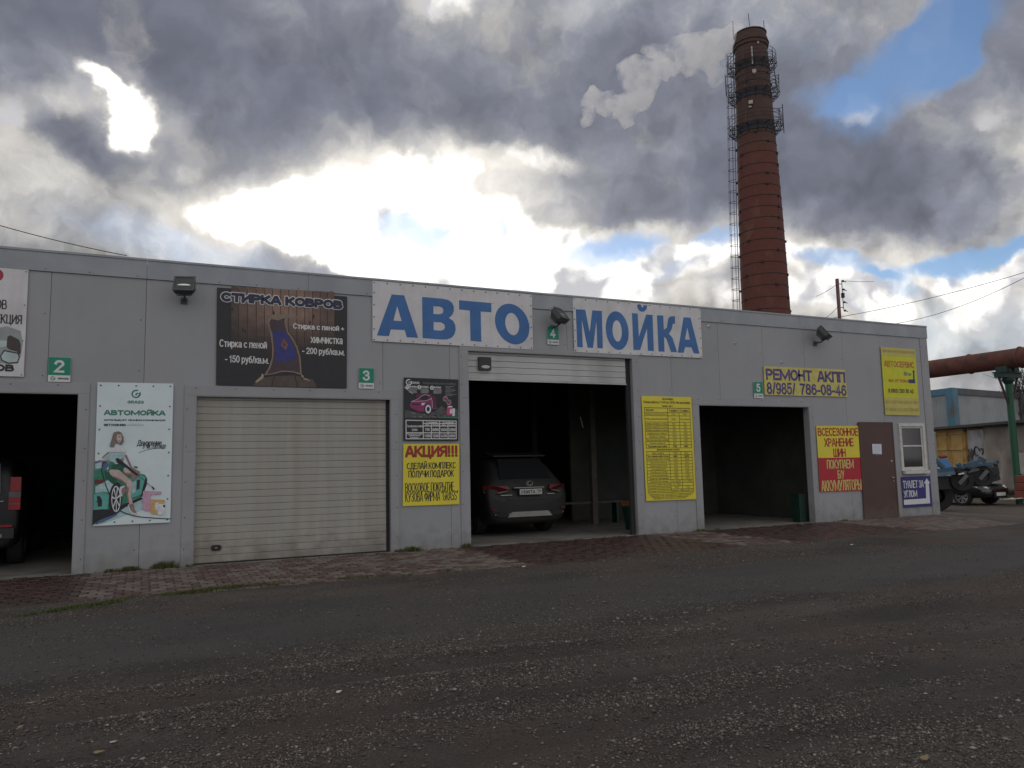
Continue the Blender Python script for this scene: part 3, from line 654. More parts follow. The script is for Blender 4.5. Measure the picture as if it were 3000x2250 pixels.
# pipework and a lamp tube in bay 4
q = MB(); q.tube((9.55, 2.9, 2.62), (9.62, 2.9, 2.36), .012, whp_m); sub(q, 'wall_tube', bld)
# opening trims
def trims(x0, x1, z1, lw=.17, rw=.14, hh=.16, right=True):
    J = MB()
    J.box(x0-lw, x0, -.018, -.001, .004, z1-.9, trim_m); J.box(x0+.001, x0+.012, -.017, .16, .02, z1, trim_m); sub(J, 'door_trim', bld)
    J = MB(); J.box(x0-lw, x0, -.018, -.001, z1-.897, z1, trim_m); sub(J, 'door_trim', bld)
    J = MB(); J.box(x1, x1+rw, -.018, -.001, .004, z1-.9, trim_m); J.box(x1-.012, x1-.001, -.017, .16, .02, z1, trim_m); sub(J, 'door_trim', bld)
    J = MB(); J.box(x1, x1+rw, -.018, -.001, z1-.897, z1, trim_m); sub(J, 'door_trim', bld)
    J = MB(); J.box(x0-lw, x1+rw, -.018, -.001, z1+.002, z1+hh, trim_m); J.box(x0+.013, x1-.013, -.017, .16, z1-.012, z1-.001, trim_m); sub(J, 'door_trim', bld)
trims(*bays[2]); trims(*bays[3]); trims(*bays[5])
trims(bays[4][0], bays[4][1], bays[4][2], .17, .17, .12)
# screw heads along seams and trims
sc = MB()
def screw(x, z, y=-.001):
    sc.lathe([(.0, -.006+y), (.008, -.006+y), (.010, y)], screw_m, (x, 0, z), 6, 'y')
for x in np.arange(-5.8, 18.2, .62): screw(x+random.uniform(-.05, .05), SEAM+.035, -.022)
for s in seams[1:]:
    for z in (.35, 1.25, 2.1, 3.0, 3.9):
        if not any(h[0]-.05 < s < h[1]+.05 and h[2] < z < h[3] for h in holes): screw(s-.06+random.uniform(-.01, .01), z+random.uniform(-.1, .1))
for k, (a, b_, c_) in bays.items():
    for z in np.arange(.25, c_, .55):
        screw(a-.13, z+random.uniform(-.04, .04), -.019); screw(b_+.10, z+random.uniform(-.04, .04), -.019)
    for x in np.arange(a, b_, .6): screw(x, c_+.12, -.019)
for z in np.arange(.3, 4.4, .5): screw(18.12, z, -.013); screw(18.30, z, -.013)
o = sub(sc, 'screw_heads', bld); o['kind'] = 'stuff'

# roller doors
def slat_door(x0, x1, z0, z1, mt, name, yf=.07, pitch=.1125):
    n = max(1, round((z1-z0)/pitch)); p = (z1-z0)/n
    root = MB(); root.box(x0, x1, yf+.022, yf+.04, z0, z1, mt); root = sub(root, name, bld)
    me = None
    for k in range(n):
        if me is None:
            q = MB(); a, b_ = x0+.004, x1-.004; h = p-.002
            pr = [(yf+.021, 0), (yf+.008, 0), (yf+.002, .003), (yf, .009), (yf, h-.006), (yf+.003, h-.001), (yf+.021, h)]
            vs = [(a, y, z) for y, z in pr]+[(b_, y, z) for y, z in pr]; m_ = len(pr)
            q.add(vs, [(i, i+1, m_+i+1, m_+i) for i in range(m_-1)]+[tuple(range(m_-1, -1, -1)), tuple(range(m_, 2*m_))], mt)
            me = q.build('slat')
            o = me; me = o.data
        else:
            o = bpy.data.objects.new('slat', me); C.objects.link(o)
        o.parent = root; p_ = root; off = Vector((0, 0, 0))
        while p_ is not None: off += p_.location; p_ = p_.parent
        o.location = Vector((0, 0, z0+k*p))-off
    return root
d3 = slat_door(bays[3][0]+.01, bays[3][1]-.07, .04, bays[3][2]+.05, slat_m, 'garage_door')
q = MB(); q.box(bays[3][0]+.01, bays[3][1]-.07, .065, .10, .018, .038, rubber_m); sub(q, 'door_seal', d3)
q = MB(); q.box(bays[3][1]-.069, bays[3][1]-.02, .06, .12, .02, bays[3][2], dark_m); sub(q, 'guide_rail', d3)
hx, hz = W(634, 1606)
q = MB()
for (rx_, ry_, yy0, mt) in ((.078, .048, .052, black_m), (.05, .022, .047, dark_m)):
    q.poly([(hx+rx_*math.copysign(abs(math.cos(a))**.6, math.cos(a)), hz+ry_*math.copysign(abs(math.sin(a))**.6, math.sin(a))) for a in np.linspace(0, 2*math.pi, 20, endpoint=False)], yy0, .072, mt)
q.box(hx-.02, hx+.02, .040, .05, hz-.007, hz+.007, steel_m); sub(q, 'door_handle', d3)
z4 = W(1370, 1108)[1]
d4 = slat_door(bays[4][0]+.01, bays[4][1]-.12, z4, bays[4][2]+.06, slat2_m, 'garage_door')
q = MB(); q.box(bays[4][0]+.01, bays[4][1]-.12, .05, .11, z4-.03, z4-.002, slat2_m); sub(q, 'door_seal', d4)
q = MB(); q.box(bays[4][1]-.119, bays[4][1]-.03, .06, .12, .02, bays[4][2], dark_m); sub(q, 'guide_rail', d4)
z5 = Z(1050, 780, 600/2212)
a = z5(1305, 977); b_ = z5(1437, 1122)
q = MB(); q.box(a[0], b_[0], .0, .07, b_[1], a[1], black_m); q2 = q; cx, cz = z5(1375, 1086); disc(q2, (cx, cz), .085, -.004, whp_m, 20, -.0005, ry=.028); letter(q2, 'DoorHan', (cx-.06, cz+.012), (cx+.06, cz-.012), -.006, dk_m, res=1); sub(q2, 'door_vent_box', d4)

# entrance door
q = MB(); q.box(DX0+.003, DX1-.003, -.03, .04, .02, DZ-.003, brown_m); ed = sub(q, 'entrance_door', bld)
q = MB(); 
for x0, x1, z0_, z1_ in ((DX0-.02, DX0+.02, .02, DZ+.02),): q.box(x0, x1, -.036, -.031, z0_, z1_, brown_m)
q.box(DX0+.021, DX1-.021, -.036, -.031, DZ-.03, DZ+.02, brown_m); q.box(DX1-.02, DX1+.02, -.036, -.031, .02, DZ+.02, brown_m); sub(q, 'door_frame', ed)
hx, hz = W(2613, 1399)
q = MB(); q.lathe([(0, -.05), (.02, -.05), (.024, -.036)], steel_m, (hx, 0, hz), 12, 'y'); q.tube((hx, -.04, hz), (hx, -.075, hz), .009, steel_m); q.tube((hx, -.075, hz), (hx-.11, -.075, hz+.004), .009, steel_m)
q.lathe([(0, -.046), (.017, -.046), (.02, -.036)], steel_m, (hx+.005, 0, hz-.085), 12, 'y'); sub(q, 'door_handle', ed)
px_, pz_ = W(2608.5, 1351)
q = MB(); q.lathe([(0, -.048), (.022, -.046), (.028, -.036)], steel_m, (px_, 0, pz_), 12, 'y'); sub(q, 'door_lock', ed)
# window
wnd = MB(); fw = .075
wnd.box(wx0-fw, wx0, -.03, .05, wz0-fw*.6, wz1+fw, fr_m); wnd.box(wx1, wx1+fw, -.03, .05, wz0-fw*.6, wz1+fw, fr_m)
wnd.box(wx0, wx1, -.03, .05, wz1, wz1+fw, fr_m); wnd.box(wx0, wx1, -.03, .05, wz0-fw*.6, wz0, fr_m); wn = sub(wnd, 'window_frame', bld)
q = MB(); s_ = .045
q.box(wx0+.002, wx0+s_, 0, .04, wz0+.002, wz1-.002, fr_m); q.box(wx1-s_, wx1-.002, 0, .04, wz0+.002, wz1-.002, fr_m)
mz = (wz0+wz1)/2+.04
q.box(wx0+s_, wx1-s_, 0, .04, wz1-s_, wz1-.002, fr_m); q.box(wx0+s_, wx1-s_, 0, .04, wz0+.002, wz0+s_, fr_m); q.box(wx0+s_, wx1-s_, -.004, .04, mz-.018, mz+.018, fr_m); sub(q, 'window_sash', wn)
for a, b_ in ((wz0+s_, mz-.018), (mz+.018, wz1-s_)):
    q = MB(); q.box(wx0+s_, wx1-s_, .018, .022, a, b_, glass_m); sub(q, 'window_pane', wn)
q = MB(); q.box(wx0-.05, wx1+.06, -.10, -.031, wz0-.125, wz0-.05, fr_m); sub(q, 'window_sill', wn)
q = MB(); q.box(wx0, wx1, .09, .10, wz0, wz1, net_m); sub(q, 'curtain', wn)
# little domed caps on the wall
for (px, py, r) in ((2076, 956, .035), (2153, 1006, .022), (2289, 1061, .022)):
    x, z = W(px, py); q = MB(); q.lathe([(0, -.03), (r*.6, -.028), (r, -.012), (r, 0)], whp_m, (x, 0, z), 12, 'y'); q.ring((x, -.03, z), r*.45, .004, dk_m, 10, 5, axis='y'); sub(q, 'plug_cap', bld)

# ------------------------------------------------------------------ floodlights on brackets
def floodlight(px, py, sz, yaw, tilt, label):
    x, z = W(px, py); root = empty('floodlight', (x, 0, z), label, 'floodlight', 'floodlights under the roof edge')
    R = Matrix.Translation((0, -.26, .02)) @ Matrix.Rotation(yaw, 4, 'Z') @ Matrix.Rotation(tilt, 4, 'X')
    w, h, d = .19*sz, .17*sz, .10*sz
    q = MB()
    fr = [(-w, -h*.75), (-w*.85, -h), (w*.85, -h), (w, -h*.75), (w*.94, h*.85), (w*.8, h), (-w*.8, h), (-w*.94, h*.85)]
    bkp = [(a_*.62, b__*.62) for a_, b__ in fr]
    vs = [R @ Vector((a_, -d, b__)) for a_, b__ in fr]+[R @ Vector((a_, -.01, b__)) for a_, b__ in fr]+[R @ Vector((a_, d, b__)) for a_, b__ in bkp]
    fs = [(i, 8+i, 8+(i+1) % 8, (i+1) % 8) for i in range(8)]+[(8+i, 16+i, 16+(i+1) % 8, 8+(i+1) % 8) for i in range(8)]+[tuple(range(16, 24)), tuple(range(7, -1, -1))]
    q.add(vs, fs, lamp_m)
    for k in range(5): q.box(-w*.55+k*w*.275-.004, -w*.55+k*w*.275+.004, d, d+.03, -h*.5, h*.5, lamp_m, R)
    subl(q, 'housing', root)
    q = MB(); e_ = .80
    for a0, a1, b0, b1 in ((-w, w, h*.82, h*1.02), (-w, w, -h*1.02, -h*.84), (-w, -w*.86, -h*.84, h*.82), (w*.86, w, -h*.84, h*.82)): q.box(a0, a1, -d-.014, -d-.001, b0, b1, lamp_m, R)
    subl(q, 'bezel', root)
    q = MB(); q.box(-w*.855, w*.855, -d-.006, -d-.002, -h*.83, h*.81, lampg_m, R); subl(q, 'lamp_glass', root)
    q = MB(); 
    q.add([R @ Vector((w*.62*math.cos(t_), -d-.0085, -h*.28+h*.2*math.sin(t_)*(1 if math.sin(t_) > 0 else .12))) for t_ in np.linspace(0, 2*math.pi, 24, endpoint=False)], [tuple(range(24))], refl_m); subl(q, 'reflector', root)
    q = MB(); q.tube((0, -.002, -.17*sz), (0, -.2, -.17*sz), .018, lamp_m); q.tube((0, -.19, -.17*sz), R @ Vector((0, .02, -h*.8)), .016, lamp_m)
    for s_ in (-1, 1): q.tube(R @ Vector((s_*w*.6, .02, -h*1.1)), R @ Vector((s_*w*1.05, .0, -h*.3)), .008, lamp_m, 6)
    q.tube(R @ Vector((-w*.6, .02, -h*1.1)), R @ Vector((w*.6, .02, -h*1.1)), .008, lamp_m, 6); q.box(-.05, .05, -.02, -.001, -.24*sz, -.12*sz, lamp_m); subl(q, 'bracket', root)
    return root
floodlight(540, 855, .84, rad(-14), rad(-28), 'floodlight facing forward between the number 2 sign and the rug poster')
floodlight(1618, 938, .9, rad(34), rad(-38), 'floodlight tilted sideways above the number 4 sign between two banners')
floodlight(2386, 986, .95, rad(34), rad(-38), 'floodlight at right above the yellow phone number sign')

# ------------------------------------------------------------------ signs
SY = -.026
def quad(mb, c, mt, y0=SY, y1=-.0225):
    mb.poly([c[3], c[2], c[1], c[0]], y0, y1, mt)      # corners TL TR BR BL
def sign(name, label, cat, corners, mt, group=None, part='board', y0=SY, y1=-.0225):
    cx = sum(c[0] for c in corners)/4; cz = min(c[1] for c in corners)
    root = empty(name, (cx, 0, cz), label, cat, group); q = MB(); quad(q, corners, mt, y0, y1); sub(q, part, root); return root
def grommets(root, corners, nx_, ny_, r=.013, inset=.03, mt=None, name='grommet', sides='tblr'):
    TL, TR, BR_, BL_ = [Vector(c) for c in corners]; mt = mt or screw_m; ps = []
    def lerp(a, b, t): return a*(1-t)+b*t
    ix = inset/(TR-TL).length; iz = inset/(TL-BL_).length
    for k in range(nx_):
        t = ix+(1-2*ix)*k/(nx_-1)
        if 't' in sides: ps.append(lerp(lerp(TL, TR, t), lerp(BL_, BR_, t), iz))
        if 'b' in sides: ps.append(lerp(lerp(TL, TR, t), lerp(BL_, BR_, t), 1-iz))
    for k in range(1, ny_-1):
        t = k/(ny_-1)
        if 'l' in sides: ps.append(lerp(lerp(TL, BL_, t), lerp(TR, BR_, t), ix))
        if 'r' in sides: ps.append(lerp(lerp(TL, BL_, t), lerp(TR, BR_, t), 1-ix))
    me = None
    for p in ps:
        if me is None:
            q = MB(); q.lathe([(0, -.008), (r*.8, -.007), (r, 0)], mt, (0, 0, 0), 8, 'y'); o = q.build(name); me = o.data
        else: o = bpy.data.objects.new(name, me); C.objects.link(o)
        o.parent = root; o.location = Vector((p.x, SY-.0008, p.y))-root.location
def swirl(mb, c, r, Y, mt, bgm=None):
    """leaf-ring emblem: an open ring with a small inner hook"""
    o = [(c[0]+r*math.cos(t), c[1]+r*math.sin(t)) for t in np.linspace(rad(55), rad(395), 26)]
    i = [(c[0]-r*.04+r*.62*math.cos(t), c[1]-r*.02+r*.66*math.sin(t)) for t in np.linspace(rad(370), rad(75), 22)]
    mb.poly(o+i, Y, None, mt)
    strip(mb, [(c[0]+r*.45, c[1]+r*.12), (c[0]+r*.05, c[1]+r*.10), (c[0]-r*.02, c[1]-r*.35)], r*.26, Y-.0004, mt)

# bay number signs
def number_sign(n, tl, br, split, label):
    c0 = W(*tl); c1 = W(*br); zs = W(tl[0], split)[1]
    cs = [c0, (c1[0], c0[1]), c1, (c0[0], c1[1])]
    r_ = sign('number_sign', label, 'number sign', cs, whp_m, 'bay number signs')
    q = MB(); q.poly([(c0[0]+.002, zs), (c1[0]-.002, zs), (c1[0]-.002, c0[1]-.002), (c0[0]+.002, c0[1]-.002)], SY-.001, None, grn_m); sub(q, 'green_field', r_)
    w = c1[0]-c0[0]; h = c0[1]-zs; q = MB()
    letter(q, str(n), (c0[0]+w*.26, c0[1]-h*.16), (c0[0]+w*.72, zs+h*.14), SY-.0025, whp_m, w*.028, 5); sub(q, 'number', r_)
    q = MB(); h2 = zs-c1[1]; swirl(q, (c0[0]+w*.23, c1[1]+h2*.5), h2*.32, SY-.001, grnt_m); letter(q, 'GRASS', (c0[0]+w*.44, c1[1]+h2*.64), (c0[0]+w*.92, c1[1]+h2*.36), SY-.001, dk_m, .0022, 2); sub(q, 'lettering', r_)
number_sign(2, (143, 1046), (206, 1120), 1099, 'green and white number 2 sign left of the car poster')
number_sign(3, (1050, 1078), (1094.5, 1139.5), 1121.5, 'green and white number 3 sign right of the rug poster')
number_sign(4, (1600.7, 956.5), (1636, 1011), 994.5, 'green and white number 4 sign below the middle floodlight')
number_sign(5, (2205, 1118.5), (2234, 1167), 1153, 'green and white number 5 sign left of the phone number sign')

# АВТО banner
z6 = Z(1550, 800, 600/2212)
def ell(zf, c, a, b_, n=36, rev=False):
    ps = [zf(c[0]+math.cos(t)*a[0]+math.sin(t)*b_[0], c[1]+math.cos(t)*a[1]+math.sin(t)*b_[1]) for t in np.linspace(0, 2*math.pi, n, endpoint=False)]
    return ps
cs = [z5(148, 158), z5(1868, 310), z5(1880, 903), z5(148, 810)]
ba = sign('banner', 'wide white banner reading АВТО, left of the middle floodlight', 'banner', cs, white_m, 'big white name banners', 'sheet')
L1 = [([(355, 308), (490, 318), (640, 775), (518, 770), (495, 692), (345, 685), (325, 758), (195, 750)], [[(415, 435), (462, 595), (373, 590)]]),
      ([(683, 335), (890, 352), (960, 365), (1005, 395), (1025, 440), (1025, 490), (1008, 530), (970, 562), (1015, 590), (1040, 635), (1045, 690), (1030, 740), (1000, 775), (950, 793), (880, 793), (688, 778)], [[(805, 435), (870, 438), (903, 452), (913, 480), (905, 508), (875, 521), (805, 518)], [(807, 605), (885, 608), (920, 628), (930, 655), (920, 685), (885, 699), (808, 692)]]),
      ([(1080, 370), (1430, 400), (1430, 500), (1315, 492), (1322, 818), (1205, 808), (1198, 482), (1082, 470)], [])]
for o_, h_ in L1:
    q = MB(); q.poly([z5(*p) for p in o_][::-1], SY-.0015, None, blue_m, [[z5(*p) for p in h] for h in h_]); sub(q, 'letter', ba)
q = MB(); q.poly(ell(z5, (1655, 627), (186, 30), (14, 218)), SY-.0015, None, blue_m, [ell(z5, (1655, 627), (75, 12), (6, 120))]); sub(q, 'letter', ba)
grommets(ba, cs, 14, 6)
cs = [z6(465, 265), z6(1843, 385), z6(1865, 920), z6(482, 855)]
bb = sign('banner', 'white banner reading МОЙКА, right of the middle floodlight', 'banner', cs, white_m, 'big white name banners', 'sheet')
L2 = [([(497, 393), (600, 400), (648, 640), (675, 405), (778, 412), (790, 815), (730, 812), (720, 520), (683, 810), (625, 808), (562, 505), (573, 805), (513, 800)], []),
      ([(1103, 435), (1165, 440), (1178, 690), (1258, 450), (1325, 455), (1340, 845), (1275, 840), (1265, 600), (1192, 832), (1120, 832)], []),
      ([(1373, 458), (1440, 462), (1448, 615), (1480, 590), (1495, 490), (1520, 470), (1568, 468), (1568, 548), (1545, 550), (1535, 600), (1515, 640), (1500, 655), (1540, 700), (1590, 855), (1525, 855), (1475, 710), (1450, 690), (1455, 852), (1390, 848)], []),
      ([(1660, 480), (1735, 485), (1832, 872), (1770, 868), (1745, 805), (1678, 800), (1662, 862), (1597, 860)], [[(1700, 590), (1728, 722), (1676, 718)]])]
for k, (o_, h_) in enumerate(L2):
    q = MB(); q.poly([z6(*p) for p in o_][::-1], SY-.0015-.0006*k, None, blue_m, [[z6(*p) for p in h] for h in h_])
    if k == 1: q.poly([z6(*p) for p in [(1158, 343), (1200, 345), (1215, 378), (1232, 350), (1268, 350), (1262, 390), (1240, 415), (1212, 422), (1182, 410), (1163, 380)]][::-1], SY-.0015, None, blue_m)
    sub(q, 'letter', bb)
q = MB(); q.poly(ell(z6, (944, 624), (124, 18), (8, 208)), SY-.0015, None, blue_m, [ell(z6, (944, 627), (50, 7), (4, 115))]); sub(q, 'letter', bb)
grommets(bb, cs, 13, 6)

# banner at the left edge: disinfection
zl = Z(0, 780, 100/488)
c1 = W(84.4, 792); c2 = W(73.4, 1104.4); lx = c1[0]-2.0
cs = [(lx, c1[1]), c1, (c1[0], c2[1]), (lx, c2[1])]
bl = sign('banner', 'tall white banner at the far left with black ДЕЗИНФЕКЦИЯ lettering', 'banner', cs, white_m, None, 'sheet')
def rt_text(mb, text, zf, xr, y0, y1, wpm, mt, bold, xcut=None):
    a = zf(xr, y0); b_ = zf(xr, y1); letter(mb, text, (a[0]-wpm, a[1]), (a[0], b_[1]), SY-.002, mt, bold, 4)
q = MB(); rt_text(q, 'ЧИСТКА САЛОНОВ', zl, 108, 487, 622, .92, dk_m, .012); rt_text(q, 'ДЕЗИНФЕКЦИЯ', zl, 322, 700, 858, .74, dk_m, .012)
rt_text(q, 'АВТОМОБИЛЕЙ И ДОМОВ'[-5:], zl, 210, 1410, 1525, .66, dk_m, .016); sub(q, 'lettering', bl)
q = MB(); cxz = zl(-60, 130); disc(q, cxz, .10, SY-.001, mat('crimson_print', (.32, .02, .05), .5), 28); sub(q, 'red_mark', bl)
q = MB(); gy = mat('grey_print', (.28, .31, .32), .5); lt = mat('light_teal_print', (.42, .52, .53), .5); bk_ = mat('black_print', (.02, .022, .025), .5); dbr = mat('umber_print', (.05, .04, .035), .5)
q.poly([zl(x, y) for x, y in [(-100, 900), (100, 860), (300, 930), (330, 1100), (300, 1300), (100, 1400), (-100, 1380)]][::-1], SY-.001, None, gy)
q.poly([zl(x, y) for x, y in [(-100, 1060), (100, 1070), (95, 1150), (-100, 1180)]][::-1], SY-.0015, None, lt)
q.poly([zl(x, y) for x, y in [(110, 1010), (150, 990), (270, 1050), (300, 1110), (300, 1240), (270, 1280), (250, 1225), (130, 1190), (100, 1160)]][::-1], SY-.002, None, dbr)
q.poly([zl(x, y) for x, y in [(5, 1280), (60, 1200), (260, 1240), (290, 1300), (260, 1390), (120, 1400), (20, 1350)]][::-1], SY-.0025, None, bk_)
q.poly([zl(x, y) for x, y in [(22, 1285), (70, 1220), (250, 1255), (272, 1300), (250, 1370), (125, 1380), (35, 1340)]][::-1], SY-.003, None, lt); sub(q, 'picture', bl)
grommets(bl, cs, 5, 4, .009)

# car shampoo poster with a woman on a green car
z1_ = Z(0, 700, 600/1810); z2_ = Z(0, 1200, .3919); za = Z(270, 1290, 250/1595)
cs = [z1_(863, 1268), z1_(1533, 1280), z2_(1272, 842), z2_(695, 870)]
pg = sign('poster', 'tall pale poster with a woman sitting on a green car beside the second bay', 'poster', cs, mat('pale_aqua_print', (.62, .72, .75), .5, var=.08, vs=1.3, bump=.6, bs=2.2, bd=.03), None, 'sheet')
q = MB(); cc = z1_(1203, 1371); swirl(q, cc, z1_(1245, 1371)[0]-cc[0], SY-.001, grnt_m)
letter(q, 'GRASS', z1_(1127, 1429), z1_(1272, 1458), SY-.001, grnt_m, .006, 3)
letter(q, 'АВТОМОЙКА', z1_(920, 1503), z1_(1462, 1563), SY-.001, grnt_m, .007, 4)
letter(q, 'использует профессиональную', z1_(920, 1590), z1_(1462, 1615), SY-.001, dk_m, .0025, 2)
letter(q, 'автохимию', z1_(918, 1634), z1_(1113, 1656), SY-.001, dk_m, .0025, 2); letter(q, '«GRASS»', z1_(1125, 1634), z1_(1268, 1656), SY-.001, grnt_m, 0, 2)
letter(q, 'Движение', z2_(1022, 228), z2_(1205, 277), SY-.001, dk_m, .002, 3, .15); letter(q, 'в чистом виде', z2_(1066, 262), z2_(1237, 297), SY-.001, dk_m, .0015, 2, .15)
strip(q, [z2_(*p) for p in [(1040, 322), (1090, 303), (1150, 292), (1235, 287)]], .008, SY-.001, dk_m); sub(q, 'lettering', pg)
def MC(n, c): return mat(n+'_print', c, .5, var=.16, vs=16, grain=.10, gs=90)
G1, G2, G3, TE, SK, SK2, BW, BLK, PK, OR_, BLU, HR, DR = (MC('car_green', (.03, .20, .12)), MC('deep_green', (.012, .09, .055)), MC('teal', (.10, .36, .33)), MC('pale_teal', (.36, .52, .54)), MC('skin', (.50, .40, .38)), MC('shade_skin', (.26, .17, .16)), MC('soft_white', (.60, .64, .68)),
    MC('ink', (.015, .017, .025)), MC('pink', (.50, .30, .42)), MC('orange', (.55, .34, .14)), MC('slate_blue', (.08, .13, .26)), MC('hair', (.18, .15, .13)), MC('maroon', (.14, .025, .03)))
q = MB(); lay = [SY-.001]
def pp(pts, mt, zf=za):
    q.poly([zf(*p) for p in pts][::-1], lay[0], None, mt); lay[0] -= .0003
pp([(20, 1290), (980, 1080), (1100, 1250), (700, 1380), (250, 1540), (10, 1600)], TE)
pp([(100, 1400), (560, 1300), (430, 1420), (180, 1540), (60, 1570)], BLU)
pp([(14, 1300), (340, 1280), (560, 1200), (900, 1060), (960, 1090), (640, 1240), (400, 1390), (140, 1490), (4, 1590)], BLK)
pp([(40, 545), (300, 545), (320, 400), (380, 400), (600, 560), (880, 620), (980, 640), (1025, 700), (1030, 760), (960, 850), (945, 990), (900, 1060), (700, 1130), (560, 1205), (330, 1290), (20, 1300)], G1)
pp([(55, 390), (230, 395), (310, 415), (312, 470), (265, 550), (50, 540)], BLU)
pp([(60, 440), (180, 400), (200, 520), (60, 530)], TE)
pp([(220, 560), (300, 590), (480, 740), (420, 810), (330, 830), (250, 720)], G2)
pp([(60, 870), (290, 740), (400, 830), (340, 980), (210, 960), (60, 985)], TE)
pp([(40, 1010), (200, 960), (330, 1020), (290, 1280), (25, 1295)], G3)
pp([(700, 700), (900, 640), (1010, 700), (950, 860), (930, 1000), (740, 1080)], G3)
pp([(740, 790), (820, 760), (810, 960), (745, 1000)], TE)
pp([(45, 730), (240, 735), (210, 800), (45, 825)], DR)
pp([(88, 1040), (150, 1045), (187, 1120), (182, 1235), (112, 1240)], BLK)
pp([(840, 742), (897, 740), (885, 905), (828, 932)], BLK)
pp([(960, 830), (1000, 690), (1025, 720), (1020, 830), (930, 1060), (905, 1060)], BLK)
pp([(775, 485), (840, 490), (858, 520), (790, 512)], BLK)
pp([(440+130*math.cos(t)+18*math.sin(t), 1080-300*math.sin(t)-20*math.cos(t)) for t in np.linspace(0, 6.283, 28, endpoint=False)], BLK)
pp([(448+88*math.cos(t), 1095-245*math.sin(t)) for t in np.linspace(0, 6.283, 24, endpoint=False)], BW)
pp([(448+72*math.cos(t), 1095-222*math.sin(t)) for t in np.linspace(0, 6.283, 24, endpoint=False)], BLK)
for k in range(7):
    t = k*.8976+.3; a_ = (448+76*math.cos(t), 1095-232*math.sin(t)); n_ = (-math.sin(t)*9, -math.cos(t)*22)
    pp([(448-n_[0]*.5, 1095-n_[1]*.5), (a_[0]-n_[0], a_[1]-n_[1]), (a_[0]+n_[0], a_[1]+n_[1]), (448+n_[0]*.5, 1095+n_[1]*.5)], BW)
strip(q, [za(*p) for p in [(290, 395), (235, 400), (190, 460), (180, 560), (215, 700), (260, 850), (325, 1010)]], .012, lay[0], BLK); lay[0] -= .0003
strip(q, [za(*p) for p in [(530, 1320), (620, 1360), (760, 1405), (900, 1430), (1180, 1452), (1455, 1465)]], .014, lay[0], BLK); lay[0] -= .0003
pp([(560, 540), (700, 560), (745, 610), (860, 590), (895, 640), (760, 765), (715, 740), (735, 650), (650, 650), (600, 610)], SK2)
pp([(575, 530), (690, 560), (730, 610), (620, 605)], SK)
pp([(560, 870), (620, 860), (640, 960), (560, 1050), (520, 980)], SK2)
pp([(315, 575), (360, 545), (430, 538), (510, 555), (600, 640), (745, 770), (738, 900), (730, 1060), (768, 1190), (690, 1200), (645, 1020), (645, 840), (560, 770), (420, 700), (340, 640)], SK)
pp([(645, 850), (690, 900), (670, 1000), (700, 1190), (690, 1200), (642, 1020)], SK2)
pp([(420, 700), (560, 770), (645, 840), (640, 800), (520, 710), (400, 660)], SK2)
pp([(520, 870), (620, 840), (605, 870), (560, 900), (545, 960), (572, 1045), (535, 1045), (505, 970)], BW)
pp([(680, 1195), (770, 1190), (800, 1300), (838, 1372), (740, 1362), (700, 1280)], SK2)
pp([(668, 1200), (690, 1200), (710, 1290), (760, 1350), (840, 1365), (838, 1385), (740, 1378), (690, 1300)], BW)
pp([(370, 460), (560, 425), (612, 490), (560, 580), (480, 548), (370, 545)], G2)
pp([(460, 330), (592, 335), (575, 410), (480, 420)], SK2)
pp([(180, 325), (288, 225), (325, 235), (205, 335)], SK2)
pp([(330, 235), (625, 235), (600, 330), (520, 345), (470, 410), (385, 410), (340, 380), (200, 335)], TE)
pp([(110, 370), (330, 378), (320, 402), (112, 400)], SK2)
pp([(610, 285), (642, 268), (745, 500), (900, 590), (872, 640), (790, 600), (700, 480)], SK2)
pp([(430, 350), (480, 328), (532, 365), (640, 455), (760, 555), (865, 640), (830, 660), (700, 560), (560, 460), (480, 430)], BLK)
strip(q, [za(860, 650), za(1115, 870)], .006, lay[0], BLK); lay[0] -= .0003
pp([(1105, 865), (1130, 860), (1172, 905), (1150, 930)], BLK)
pp([(950, 945), (1290, 955), (1290, 1005), (1085, 1015), (1095, 1310), (1010, 1320), (938, 1275)], PK)
pp([(1095, 1100), (1350, 1110), (1352, 1160), (1262, 1372), (1120, 1375), (1085, 1325)], OR_)
pp([(1180, 1160), (1240, 1160), (1240, 1310), (1175, 1300)], BW)
pp([(1235, 1190), (1365, 1185), (1355, 1385), (1230, 1395)], BW)
pp([(1325, 1205), (1362, 1205), (1360, 1250), (1325, 1250)], BLK)
pp([(850, 172), (882, 162), (908, 172), (922, 205), (926, 240), (903, 268), (885, 250), (862, 252), (850, 285), (820, 275), (838, 215)], HR, z2_)
pp([(876, 188), (905, 186), (912, 215), (905, 240), (890, 250), (872, 225)], SK, z2_)
pp([(884, 203), (900, 201), (900, 206), (884, 208)], BLK, z2_); pp([(887, 232), (900, 231), (898, 236), (889, 237)], DR, z2_)
pp([(840, 285), (925, 280), (940, 318), (800, 318)], BW, z2_)
sub(q, 'picture', pg)
grommets(pg, cs, 5, 7, .013, .045)

